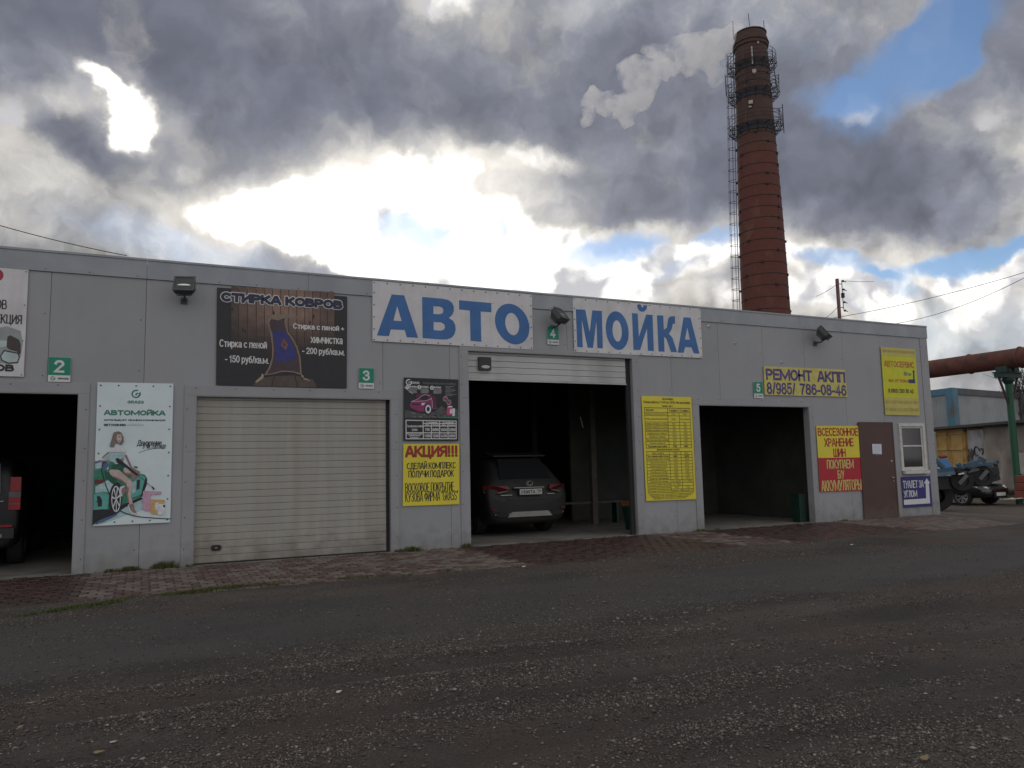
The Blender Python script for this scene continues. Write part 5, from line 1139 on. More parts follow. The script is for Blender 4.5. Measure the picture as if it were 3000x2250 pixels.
for s_ in (-1, 1):
    wheel(suv, .80*s_, .95, .36, .235, .24, s_); wheel(suv, .80*s_, 3.75, .36, .235, .24, s_)
    q = MB(); q.add([(.99*s_, 3.0, 1.05), (1.12*s_, 3.0, 1.08), (1.13*s_, 3.02, 1.2), (1.0*s_, 3.02, 1.2), (.99*s_, 3.14, 1.05), (1.12*s_, 3.12, 1.08), (1.13*s_, 3.1, 1.2), (1.0*s_, 3.1, 1.2)], [(0, 1, 2, 3), (4, 7, 6, 5), (0, 4, 5, 1), (1, 5, 6, 2), (2, 6, 7, 3), (3, 7, 4, 0)], paint_g); subl(q, 'door_mirror', suv)
gm_dark = mat('dark_rim', (.03, .03, .03), .6)
red_mid = mat('red_lens_mid', (.30, .012, .02), .2, spec=.6)
# dark estate car in bay 2
paint_b = mat('dark_blue_paint', (.010, .011, .015), .5, .1, coat=.05)
vx = -2.70; van = empty('parked_car', (vx, 1.35, .022), 'black van-like car with tall red tail light parked nose-in in the leftmost bay', 'car')
q = MB(); loft(q, [(.0, .76, .86, .80, .34, .95, 1.0), (.04, .84, .92, .80, .30, 1.05, 1.35), (.14, .88, .93, .78, .28, 1.08, 1.74), (.5, .90, .935, .76, .28, 1.08, 1.80), (2.6, .90, .935, .74, .28, 1.08, 1.80), (3.4, .90, .93, .72, .28, 1.02, 1.2), (4.3, .86, .88, .7, .3, .9, 1.0), (4.6, .8, .82, .7, .35, .7, .8)], paint_b); o = subl(q, 'body', van); smooth(o)
for s_ in (-1, 1):
    q = MB(); q.box(.84*s_-.075, .84*s_+.085, -.015, .10, .92, 1.12, red_mid); q.box(.85*s_-.07, .85*s_+.075, -.012, .10, 1.21, 1.44, red_mid); tl = subl(q, 'tail_light', van); tl['kind'] = 'thing' if False else 'thing'
    del tl['kind']
    q = MB(); q.box(.84*s_-.078, .84*s_+.088, -.018, .10, 1.122, 1.207, clear_shaded); q.box(.84*s_-.078, .84*s_+.088, -.018, .09, 1.01, 1.022, clear_shaded); subl(q, 'clear_shaded', tl)
    q = MB(); q.box(.76*s_-.09, .76*s_+.07, -.03, .03, .655, .69, red_mid); subl(q, 'reflector', van)
    wheel(van, .80*s_, .85, .33, .22, .21, s_, 5, gm_dark); wheel(van, .80*s_, 3.5, .33, .22, .21, s_, 5, gm_dark)
q = MB(); q.add([(-.66, -.01, 1.18), (.66, -.01, 1.18), (.62, .07, 1.66), (-.62, .07, 1.66), (-.66, .04, 1.18), (.66, .04, 1.18), (.62, .12, 1.66), (-.62, .12, 1.66)], [(0, 1, 2, 3), (0, 4, 5, 1), (1, 5, 6, 2), (2, 6, 7, 3), (3, 7, 4, 0)], glass_m); subl(q, 'rear_window', van)
q = MB(); q.box(-.5, .70, -.03, .02, 1.055, 1.068, chrome_m); subl(q, 'chrome_strip', van)
q = MB(); q.box(-.86, .86, -.06, .1, .48, .64, black_m); q.box(.45, .70, -.063, -.058, .50, .55, chrome_m); subl(q, 'bumper', van)
plate(van, 0, -.065, .80, .52, 'О418РС', '750')

# things standing in the bays
gm_ = mat('green_paint', (.004, .030, .019), .5, var=.15)
q = MB(); root = empty('work_bench', (9.6, 3.1, .022), 'low rail bench of pale planks at the right side of the tall bay', 'bench')
wood_m = mat('pale_plank', (.085, .075, .06), .7, var=.2)
q.box(-1.35, 1.15, -.12, .0, .50, .545, wood_m); subl(q, 'plank', root); q = MB(); q.box(-1.3, 1.1, .02, .14, .495, .54, wood_m); subl(q, 'plank', root)
for x_ in (-1.2, 1.0):
    q = MB(); q.box(x_-.03, x_+.03, -.1, .12, 0, .494, gm_); subl(q, 'leg', root)
q = MB(); root = empty('plastic_bin', (9.66, 1.1, .022), 'narrow green stand with orange top inside the right jamb of the tall bay', 'stand')
q.add([(-.05, -.05, 0), (.10, -.05, 0), (.10, .08, 0), (-.05, .08, 0), (-.12, -.07, .52), (.10, -.07, .52), (.10, .10, .52), (-.12, .10, .52)], [(0, 1, 5, 4), (1, 2, 6, 5), (2, 3, 7, 6), (3, 0, 4, 7), (4, 5, 6, 7)], gm_); subl(q, 'stand_body', root); root.name = 'green_stand'
q = MB(); q.box(-.13, .08, -.06, .10, .521, .63, mat('orange_cloth', (.22, .08, .02), .8, var=.3)); subl(q, 'cloth_top', root)
root = empty('plastic_bin', (13.90, .30, .022), 'narrow green plastic bin just inside the right jamb of bay 5', 'bin')
q = MB(); q.add([(-.11, -.08, 0), (.08, -.08, 0), (.08, .15, 0), (-.11, .15, 0), (-.12, -.09, .62), (.09, -.09, .62), (.09, .16, .62), (-.12, .16, .62)], [(0, 1, 5, 4), (1, 2, 6, 5), (2, 3, 7, 6), (3, 0, 4, 7), (4, 5, 6, 7)], gm_); subl(q, 'bin_body', root)
q = MB(); q.box(-.13, .10, -.10, .17, .621, .65, gm_); subl(q, 'bin_lid', root)

# ------------------------------------------------------------------ chimney
RC = 75.0; az = rad(44.1); CB = Vector((RC*math.sin(az), -CD+RC*math.cos(az), 0))
def zat(px, py, R=RC): return hor(px, py, R).z
def wid(pl, pr, py):   # radius from left and right edge
    p = hor((pl+pr)/2, py, RC); return (pr-pl)/2/FPX*(p-CAM).dot(_f)*.985
brick_m = bpy.data.materials.new('chimney_brick'); brick_m.use_nodes = True; nt = brick_m.node_tree; N = nt.nodes; L = nt.links; b = N['Principled BSDF']
P = nd('ShaderNodeNewGeometry').outputs['Position']; rel = VM('SUBTRACT', P, tuple(CB)); s3 = nd('ShaderNodeSeparateXYZ'); lk(rel, s3.inputs[0])
ang = M('MULTIPLY', M('ARCTAN2', s3.outputs[0], s3.outputs[1]), 2.6)
cv = nd('ShaderNodeCombineXYZ'); lk(ang, cv.inputs[0]); lk(s3.outputs[2], cv.inputs[1])
bt = nd('ShaderNodeTexBrick'); lk(cv.outputs[0], bt.inputs['Vector']); bt.inputs['Scale'].default_value = 3.2; bt.inputs['Mortar Size'].default_value = .018; bt.inputs['Mortar Smooth'].default_value = .3
bt.inputs['Color1'].default_value = (.125, .036, .028, 1); bt.inputs['Color2'].default_value = (.088, .026, .021, 1); bt.inputs['Mortar'].default_value = (.12, .048, .036, 1)
c = bt.outputs[0]; ns = NZ(VM('MULTIPLY', rel, (1, 1, .6)), .55, 6, .62).outputs[0]
c = MIXC(SS(ns, .52, .70, 0, .55), c, (.15, .075, .052))
soot = M('MULTIPLY', SS(M('ADD', s3.outputs[2], M('MULTIPLY', M('SUBTRACT', ns, .5), 3)), 29.5, 33, 0, .72), 1)
c = MIXC(soot, c, (.055, .040, .034))
kn = SS(NZ(VM('MULTIPLY', rel, (1, 1, 3)), .9, 5, .6).outputs[0], .5, .68, 0, .5); c = MIXC(M('MULTIPLY', kn, SS(s3.outputs[2], 28, 31)), c, (.10, .075, .055))
lk(c, b.inputs['Base Color']); b.inputs['Roughness'].default_value = .85
ch = empty('brick_chimney', CB, 'tall tapering red brick factory chimney with platforms rising behind the building', 'chimney')
prof_px = [(2172, 2309, 905), (2166, 2300, 800), (2160, 2286, 640), (2156, 2271, 470), (2155, 2263, 370), (2153, 2253, 260), (2151, 2247, 175), (2151, 2243, 150)]
prof = [(wid(174*0+2172, 2311, 930)*1.30, -.2)]
for l_, r_, y_ in prof_px: prof.append((wid(l_, r_, y_), zat((l_+r_)/2, y_)))
def rad_at(z):
    for (r0, z0), (r1, z1) in zip(prof[:-1], prof[1:]):
        if z <= z1: return r0+(r1-r0)*(z-z0)/(z1-z0)
    return prof[-1][0]
ztop = zat(2197, 104)
rt_ = prof[-1][0]; z1c = prof[-1][1]
full = prof+[(rt_+.02, z1c+.1), (rt_+.12, z1c+.14), (rt_+.12, z1c+.5), (rt_+.2, z1c+.54), (rt_+.2, ztop-1.1), (rt_+.10, ztop-1.06), (rt_+.10, ztop-.7), (rt_+.0, ztop-.62), (rt_-.02, ztop-.15), (rt_-.1, ztop), (rt_-.55, ztop), (rt_-.6, ztop-3)]
q = MB(); q.lathe(full, brick_m, tuple(CB), 48); o = sub(q, 'shaft', ch)
q = MB(); q.lathe([(rt_-.02, ztop+.0), (rt_+.04, ztop+.03), (rt_-.04, ztop+.12), (rt_-.5, ztop+.16), (rt_-.5, ztop+.01)], mat('chimney_cap', (.28, .29, .31), .6, .3, var=.2), tuple(CB), 40); sub(q, 'cap_ring', ch)
hoop_m = mat('hoop_iron', (.022, .020, .022), .7, var=.2)
hy = [406, 435, 471, 502, 535, 567, 600, 633, 666, 698, 732, 766, 800, 834, 869, 904, 188+8, 219, 377]
for y_ in hy:
    z = zat(2230, y_, RC-2.2); q = MB(); q.ring((CB.x, CB.y, z), rad_at(z)+.0, .036, hoop_m, 40, 6)
    for k in range(3):
        a = az+math.pi+k*2.094+y_*.7; q.box(-.12, .12, -.06, .10, -.09, .09, hoop_m, Matrix.Translation((CB.x+(rad_at(z)+.02)*math.sin(a), CB.y+(rad_at(z)+.02)*math.cos(a), z)) @ Matrix.Rotation(-a, 4, 'Z'))
    sub(q, 'iron_hoop', ch)
iron = mat('iron_and_shade_band', (.02, .024, .036), .6, var=.1)
plats = [zat(2200, 172, RC-1.9), zat(2205, 258, RC-1.9), zat(2210, 356, RC-2.1)]
RP = [.66, .70, .70]
for z, dr in zip(plats, RP):
    r0 = rad_at(z)+.05; r1 = r0+dr; q = MB(); [q.ring((CB.x, CB.y, z), r0+(r1-r0)*t_, .028, iron, 32, 5) for t_ in (0, .25, .5, .75, 1.)]; q.lathe([(r0-.02, z-.55), (r0+.02, z-.5), (r0+.02, z-.02), (r0-.02, z)], iron, (CB.x, CB.y, 0), 40)  # dark band on the shaft stands in for the platform's shadow
    for k in range(14):
        a = 2*math.pi*k/14+.2; d = Vector((math.sin(a), math.cos(a), 0)); c_ = Vector((CB.x, CB.y, z))
        q.tube(c_+d*(r0-.05)+Vector((0, 0, -.75)), c_+d*(r1-.05), .035, iron, 5); q.tube(c_+d*r0, c_+d*r1, .035, iron, 5)
    pl_ = sub(q, 'platform_and_shade_band', ch); q = MB()
    for k in range(14):
        a = 2*math.pi*k/14+.2; d = Vector((math.sin(a), math.cos(a), 0)); c_ = Vector((CB.x, CB.y, z)); q.tube(c_+d*(r1-.04), c_+d*(r1-.04)+Vector((0, 0, 1.15)), .024, iron, 5)
    for h in (.4, .78, 1.15): q.ring((CB.x, CB.y, z+h), r1-.04, .022, iron, 28, 5)
    sub(q, 'railing', pl_)
# caged ladder on the left flank, seen in outline
la = az-math.pi/2-.10; ld = Vector((math.sin(la), math.cos(la), 0)); lt_ = Vector((ld.y, -ld.x, 0))
zl0, zl1 = 9.0, zat(2150, 135)
q = MB(); step = 1.6; zz = zl0
while zz < zl1:
    a_ = Vector((CB.x, CB.y, zz))+ld*(rad_at(zz)+.16); b__ = Vector((CB.x, CB.y, min(zz+step, zl1)))+ld*(rad_at(min(zz+step, zl1))+.16)
    for s_ in (-.22, .22): q.tube(a_+lt_*s_, b__+lt_*s_, .024, iron, 5)
    for k in range(5):
        p = a_.lerp(b__, k/5); q.tube(p-lt_*.22, p+lt_*.22, .012, iron, 4)
    zz += step
sub(q, 'ladder', ch)
q = MB(); zz = 10.2; k = 0; prev = None
bars = [-1.25, -.6, 0, .6, 1.25]
while zz < zl1:
    c_ = Vector((CB.x, CB.y, zz))+ld*(rad_at(zz)+.18); pts = [c_+ld*(.62*math.cos(t)*1.05)+lt_*(.36*math.sin(t)) for t in np.linspace(-1.57, 1.57, 9)]
    q.path(pts, .024, iron, 5); bp_ = [c_+ld*(.62*math.cos(t)*1.05)+lt_*(.36*math.sin(t)) for t in bars]
    if prev:
        for a_, b__ in zip(prev, bp_): q.tube(a_, b__, .013, iron, 4)
    prev = bp_; zz += 1.06
sub(q, 'ladder_cage', ch)
# aerial frames, rods, boxes
def aerial(px0, py0, px1, py1, side, name='aerial_frame'):
    a_ = hor(px0, py0, RC); b__ = hor(px1, py1, RC); q = MB(); q.tube(a_, b__, .045, iron, 6)
    inner = -1 if side > 0 else 1
    for t in (.12, .5, .88):
        p = a_.lerp(b__, t); r_ = rad_at(p.z); c_ = Vector((CB.x, CB.y, p.z)); d = (p-c_); d.z = 0; d.normalize(); q.tube(p, c_+d*r_, .025, iron, 5)
    sub(q, name, ch)
aerial(2124, 219, 2128, 281, -1); aerial(2281, 217, 2282, 243, 1); aerial(2268, 205, 2277, 262, 1); aerial(2292, 305, 2297, 390, 1); aerial(2283, 318, 2288, 366, 1); aerial(2262, 145, 2265, 183, 1)
for (x0, y0_, x1, y1_) in ((2192, 40, 2196, 76), (2147, 62, 2149, 115), (2237, 60, 2241, 112)):
    q = MB(); q.tube(hor(x1, y1_, RC+(1.2 if x0 == 2192 else 0)), hor(x0, y0_, RC+(1.2 if x0 == 2192 else 0)), .035, iron, 6); sub(q, 'lightning_rod', ch)
d_ = Vector((-math.sin(az), -math.cos(az), 0))
def onface(px, py):
    p = hor(px, py, RC-1.9); c_ = Vector((CB.x, CB.y, p.z)); d = p-c_; d.z = 0; d.normalize(); return c_+d*(rad_at(p.z)+.12), d
for (px, py, w_, h_) in ((2210, 206, .34, .34), (2199, 298, .36, .34), (2211, 214, .12, .1), (2197, 312, .22, .14), (2226, 117, .12, .2)):
    p, d = onface(px, py); q = MB(); q.box(-w_/2, w_/2, -.1, .08, -h_/2, h_/2, mat('light_grey_box', (.38, .37, .34), .6, var=.06), Matrix.Translation(p) @ Matrix.Rotation(math.atan2(-d.x, d.y)+math.pi, 4, 'Z')); sub(q, 'equipment_box', ch)
for (px, y0_, y1_, m_, r_) in ((2202, 134, 186, mat('pale_aerial', (.45, .45, .46), .5), .06), (2181, 158, 240, iron, .035)):
    p0, d = onface(px, y0_); p1_, d = onface(px+3, y1_); q = MB(); q.tube(p0+d*.1, p1_+d*.1, r_, m_, 8); sub(q, 'panel_aerial', ch)

# steam drifting from the top: closed puffs filled with thin white vapour
mbd = bpy.data.metaballs.new('steam'); mbd.resolution = .45; mbd.threshold = .35; mo = bpy.data.objects.new('steamball', mbd); C.objects.link(mo)
puffs = [(2060, 190, 60, 75), (2080, 260, 90, 75), (1980, 260, 120, 74.5), (1900, 330, 150, 74), (1780, 380, 170, 73.5), (1640, 440, 170, 73), (1500, 500, 160, 73), (1480, 380, 130, 73), (1350, 350, 110, 73), (1220, 450, 90, 72.5), (1080, 450, 70, 72.5), (980, 430, 50, 72.5), (1530, 590, 90, 73), (1330, 590, 90, 72),
         (1790, 660, 75, 73.5), (1780, 770, 60, 73.5), (1150, 620, 120, 71.5), (900, 640, 150, 71), (780, 700, 130, 71), (1020, 720, 160, 71), (900, 800, 130, 71), (980, 870, 120, 71), (920, 960, 140, 70.5), (820, 1040, 130, 70.5), (700, 1100, 120, 70), (560, 1050, 120, 70), (420, 960, 110, 70), (340, 1010, 90, 70), (330, 1130, 80, 69.5), (500, 1150, 60, 70), (320, 1230, 70, 69.5), (760, 1180, 90, 70)]
for (x, y, r, R) in puffs:
    e = mbd.elements.new(); p = hor(1640+x*.25316, 40+y*.25316, R+1); e.co = p; e.radius = r*.25316*1.55/FPX*(p-CAM).dot(_f)*1.0; e.stiffness = 3
    for k in range(3):
        e2 = mbd.elements.new(); t_ = random.uniform(0, 6.28); u_ = random.uniform(-1, 1); rr = e.radius*.42
        e2.co = p+Vector((math.cos(t_)*math.sqrt(1-u_*u_), math.sin(t_)*math.sqrt(1-u_*u_), u_))*rr*1.3; e2.radius = rr*1.1; e2.stiffness = 3
me = bpy.data.meshes.new_from_object(mo.evaluated_get(bpy.context.evaluated_depsgraph_get())); bpy.data.objects.remove(mo)
import mathutils.noise as mn
for v in me.vertices:
    nz_ = mn.noise_vector(v.co*.55)*.5+mn.noise_vector(v.co*1.3)*.38+mn.noise_vector(v.co*3)*.2+mn.noise_vector(v.co*7)*.08; v.co += nz_
st = bpy.data.objects.new('steam', me); C.objects.link(st); st['kind'] = 'stuff'; tag(st, 'white steam plume drifting left from the chimney top', 'steam')
m = bpy.data.materials.new('vapour'); m.use_nodes = True; nt = m.node_tree; N = nt.nodes; L = nt.links; N.clear()
pv_ = nd('ShaderNodeVolumePrincipled'); pv_.inputs['Color'].default_value = (.97, .97, .98, 1); tx_ = NZ(nd('ShaderNodeNewGeometry').outputs['Position'], .55, 5, .62).outputs[0]; lk(SS(tx_, .40, .62, .08, 1.15), pv_.inputs['Density']); pv_.inputs['Anisotropy'].default_value = .45
ou = nd('ShaderNodeOutputMaterial'); lk(pv_.outputs[0], ou.inputs['Volume']); me.materials.clear(); me.materials.append(m)
for p in me.polygons: p.use_smooth = True

# ------------------------------------------------------------------ pole and cables
pole_m = mat('pole_paint', (.17, .085, .085), .7, var=.15); wire_m = mat('cable_black', (.03, .03, .035), .6)
pb = at(2460, 935, 14); root = empty('utility_pole', (pb.x, pb.y, 0), 'slim rusty red utility pole with insulators behind the roof', 'pole')
q = MB(); q.box(-.06, .06, -.06, .06, 0, 10.5, pole_m); subl(q, 'post', root)
q = MB(); q.tube((.32, 0, 8.95), (.32, 0, 10.45), .02, wire_m, 6); q.tube((.1, 0, 10.25), (.34, 0, 10.25), .02, wire_m, 6); q.tube((.1, 0, 9.05), (.34, 0, 9.05), .02, wire_m, 6); subl(q, 'insulator_rack', root)
for z in (10.42, 9.98, 9.33, 8.9):
    q = MB(); q.tube((.33, 0, z), (.62, 0, z-.03), .022, wire_m, 6, .02); q.lathe([(0, -.05), (.06, -.04), (.05, .04), (0, .06)], wire_m, (.42, 0, z), 8); subl(q, 'insulator', root)
q = MB(); q.box(.28, .40, -.06, .06, 9.55, 9.8, wire_m); subl(q, 'junction_box', root)
def cable(name, label, pts, r=.014):
    a, b_ = Vector(pts[0]), Vector(pts[-1]); q = MB(); q.path([Vector(p) for p in pts], r, wire_m, 5); o = q.build(name); tag(o, label, 'cable', 'overhead cables'); return o
def sag(a, b_, s_, n=14): return [a.lerp(b_, t)+Vector((0, 0, -s_*4*t*(1-t))) for t in np.linspace(0, 1, n)]
cable('overhead_cable', 'upper of two overhead cables rising right from the roof beside the pole', sag(at(2440, 932, 14), at(3060, 780, 6), .18), .013)
cable('overhead_cable', 'lower sagging overhead cable rising right from the roof corner', sag(at(2620, 949, 14), at(3040, 793, 6), .32), .013)
cable('overhead_cable', 'thin cable falling over the far left end of the roof edge', sag(at(-120, 625, 3), at(372, 749, 3), .05), .008)
cable('overhead_cable', 'short stay cable falling left from the pole head', sag(at(2457, 829, 14), at(2392, 868, 14), .05), .012)
cable('overhead_cable', 'lower stay cable falling left from the pole middle', sag(at(2456, 897, 14), at(2417, 932, 14), .05), .012)
cable('overhead_cable', 'short level cable leaving the pole top to the right', sag(at(2475, 823, 14), at(2560, 825, 14), .02), .010)

# ------------------------------------------------------------------ rusty pipeline on its green post
rust_m = mat('rusty_pipe', (.115, .042, .030), .8, var=.25, vs=3, bump=.4, bs=25, stain=(.055, .028, .024), sscale=2.5, samt=.8, coords='World')
root = empty('pipeline', (26.9, 3.2, 4.78), 'thick rusty brown pipeline crossing above the yard right of the building', 'pipe')
ys_ = [-7.5, -1.6, 4.55, 10.7, 16.9, 23, 29]
for a, b_ in zip(ys_[:-1], ys_[1:]):
    q = MB(); q.tube((0, a-3.2+.02, 0), (0, b_-3.2-.02, 0), .335, rust_m, 28); subl(q, 'pipe_section', root)
    q = MB(); q.ring((0, b_-3.2, 0), .335, .035, rust_m, 28, 6, axis='y'); subl(q, 'weld_collar', root)
gp_m = mat('green_post_paint', (.008, .085, .045), .5, var=.15, vs=3, stain=(.02, .05, .03), sscale=3, samt=.5)
gd_m = mat('dark_green_paint', (.012, .040, .032), .6, var=.2)
root = empty('pipe_support', (26.9, 3.25, 0), 'green steel post with two angled braces carrying the rusty pipeline', 'pipe support')
q = MB(); q.tube((0, 0, -.3), (0, 0, 4.05), .112, gp_m, 20); subl(q, 'post', root)
q = MB(); q.box(-.56, .56, -.12, .12, 4.13, 4.28, gd_m); q.box(-.58, .58, -.16, .16, 4.285, 4.33, gd_m); subl(q, 'saddle_beam', root)
q = MB(); q.lathe([(.112, 3.9), (.20, 4.04), (.20, 4.12), (.112, 4.12)], gd_m, (0, 0, 0), 16); q.box(-.34, -.06, -.2, .2, 4.331, 4.52, gd_m); q.box(.06, .34, -.2, .2, 4.331, 4.52, gd_m); subl(q, 'saddle', root)
for s_ in (-1, 1):
    q = MB(); q.tube((.50*s_, 0, 4.12), (.11*s_, 0, 3.25), .04, mat('rusty_brace', (.05, .035, .035), .7, var=.2), 8); subl(q, 'brace', root)
q = MB(); q.box(-.1, .1, -.34, -.2, 4.9, 5.13, rust_m); sub_ = q
q = MB(); q.ring((0, 0, 4.78), .35, .03, rust_m, 28, 6, axis='y'); q.v = [(x, y-.5, z) for x, y, z in q.v]; subl(q, 'pipe_strap', root)

# ------------------------------------------------------------------ yard behind: containers, shed, sheet
A0 = Vector((32.3, 10.1, 0)); B0 = Vector((29.7, 4.1, 0)); T0 = (B0-A0).normalized(); N0 = Vector((T0.y, -T0.x, 0))
if N0.dot(CAM-A0) < 0: N0 = -N0
def onw(px, py, off=0.):
    d = ray(px, py); o_ = A0+N0*off; t = (o_-CAM).dot(N0)/d.dot(N0); return CAM+d*t
def sz(px, py, off=0.):
    p = onw(px, py, off); return ((p-A0).dot(T0), p.z)
def wbox(q, s0, s1, o0, o1, z0, z1, mt):
    vs = [A0+T0*s+N0*o_+Vector((0, 0, z)) for s in (s0, s1) for o_ in (o0, o1) for z in (z0, z1)]
    q.add(vs, [(0, 1, 3, 2), (4, 6, 7, 5), (0, 4, 5, 1), (2, 3, 7, 6), (0, 2, 6, 4), (1, 5, 7, 3)], mt)
ylw = mat('container_yellow', (.50, .32, .10), .6, var=.12, vs=2, stain=(.20, .10, .04), sscale=3, samt=.5, coords='World')
s0, zt_ = sz(2744, 1272); s1, _ = sz(2829, 1268); zt_ = 2.62
cont = empty('shipping_container', A0, 'yellow shipping container with closed double doors at the back of the yard', 'container')
q = MB(); wbox(q, s0-.08, s1+.06, -5.5, -.02, .1, zt_+.02, ylw); sub(q, 'box', cont)
smid = sz(2785, 1300)[0]
for a, b_ in ((s0, smid-.01), (smid+.01, s1)):
    q = MB(); wbox(q, a, b_, -.015, .03, .18, zt_-.12, ylw); dr_ = sub(q, 'container_door', cont)
    q = MB()
    for z in (.18, .95, 1.75, zt_-.20): wbox(q, a+.03, b_-.03, .031, .085, z, z+.075, ylw)
    for s in (a+.02, b_-.07): wbox(q, s, s+.05, .031, .055, .2, zt_-.14, ylw)
    sub(q, 'door_rib', dr_)
    q = MB()
    wbox(q, a+.9*(b_-a), a+.9*(b_-a)+.03, .10, .13, .2, zt_-.15, ylw)
    sub(q, 'lock_rod', dr_)
q = MB(); wbox(q, s1-.12, s1+.06, -.01, .06, zt_-.14, zt_+.02, mat('corner_casting', (.10, .09, .08), .7)); sub(q, 'corner_casting', cont)
# corrugated sheets with scrawl
cor = mat('pale_corrugated', (.42, .43, .46), .5, .2, var=.1, vs=2, stain=(.22, .19, .17), sscale=3, samt=.5, coords='World')
s2 = s1+.07; s3_ = sz(2906, 1400)[0]
fen = empty('corrugated_fence', A0, 'pale corrugated metal sheets with black graffiti outlines beside the yellow container', 'fence')
nsh = 3
for k in range(nsh):
    a = s2+(s3_-s2)*k/nsh; b_ = s2+(s3_-s2)*(k+1)/nsh-.01; q = MB(); n = 16; vs = []
    for i in range(n+1):
        s = a+(b_-a)*i/n; o_ = -.03+(.022 if (i//1) % 2 else -.0)
        vs += [A0+T0*s+N0*o_+Vector((0, 0, .1)), A0+T0*s+N0*o_+Vector((0, 0, 2.55))]
    q.add(vs, [(2*i, 2*i+2, 2*i+3, 2*i+1) for i in range(n)], cor); sub(q, 'corrugated_sheet', fen)
q = MB()
def scr(pts, r=.022): q.path([onw(2720+x*.1507, 1250+y*.1507, .01) for x, y in pts], r, dk_m, 5)
scr([(960, 410), (920, 385), (895, 420), (890, 500), (910, 545), (960, 560), (970, 620), (1000, 650)]); scr([(960, 410), (985, 440), (1000, 480)]); scr([(1000, 440), (1030, 425), (1055, 440), (1060, 500), (1040, 540)])
scr([(1060, 440), (1090, 395), (1140, 385), (1175, 400), (1185, 450), (1170, 500)], .022); scr([(1075, 505), (1120, 530), (1150, 560), (1160, 620), (1160, 690)]); scr([(1170, 610), (1210, 600), (1245, 620)])
for x0 in (770, 800, 830, 860): scr([(x0, 450+random.randint(-30, 30)), (x0+20, 520), (x0-8, 600), (x0+15, 680)], .015)
sub(q, 'graffiti', fen)
# roof strip above containers
roof = empty('lean_to_roof', A0, 'grey lean-to roof strip with dark edge above the containers', 'roof')
grs = mat('roof_grey', (.22, .21, .20), .7, var=.2, coords='World')
z0_, z1_ = sz(2733, 1258)[1], sz(2990, 1235)[1]; zr0 = (z0_+z1_)/2
for a, b_ in ((-2.2, 1.9), (1.91, 5.0), (5.01, 9.5)):
    q = MB(); wbox(q, a, b_, -2.5, .42, zr0-.05, zr0+.05, mat('roof_edge_dark', (.045, .045, .05), .7)); sub(q, 'roof_edge', roof)
    q = MB(); wbox(q, a, b_, -.06, .02, zt_+.03, zr0-.052, grs); sub(q, 'cladding_strip', roof)
q = MB(); wbox(q, sz(2735, 1300)[0]-.06, sz(2735, 1300)[0]+.16, .05, .2, 0, zr0-.06, dark_m); sub(q, 'post', roof)
# wall behind sheet, hessian-like sheet draped
back_ = empty('rough_wall', A0, 'brown stained plaster wall under draped sheeting behind the green post', 'wall')
q = MB(); wbox(q, s3_+.02, 9.5, -.4, -.05, 0, zr0-.06, mat('brown_plaster', (.15, .115, .09), .9, var=.25, vs=1.5, bump=.5, bs=12, stain=(.07, .05, .04), sscale=.9, samt=.8, coords='World')); sub(q, 'wall_face', back_)
tp = mat('draped_sheet', (.26, .235, .205), .85, var=.15, vs=1.5, bump=.5, bs=6, stain=(.13, .10, .08), sscale=1.0, samt=.85, coords='World')
q = MB(); ns_, nz2 = 26, 20; vs = []
for i in range(ns_+1):
    for j in range(nz2+1):
        u = i/ns_; v = j/nz2; s = s3_-.25+u*(8.2-s3_+.25)+.45*v*(1-u); z = (zr0-.08)*(1-v)+.12*v-.25*math.sin(u*math.pi)*(1-v)*0; o_ = .03+.38*v**1.4+.09*math.sin(u*23+v*2)*(.3+v)+.05*mn.noise(Vector((u*9, v*5, 0)))
        vs.append(A0+T0*s+N0*o_+Vector((0, 0, z)))
q.add(vs, [(i*(nz2+1)+j, (i+1)*(nz2+1)+j, (i+1)*(nz2+1)+j+1, i*(nz2+1)+j+1) for i in range(ns_) for j in range(nz2)], tp, True)
o = q.build('tarpaulin'); tag(o, 'brown stained tarpaulin draped down the wall behind the green post', 'tarpaulin')
so_ = o.modifiers.new('s', 'SOLIDIFY'); so_.thickness = .01
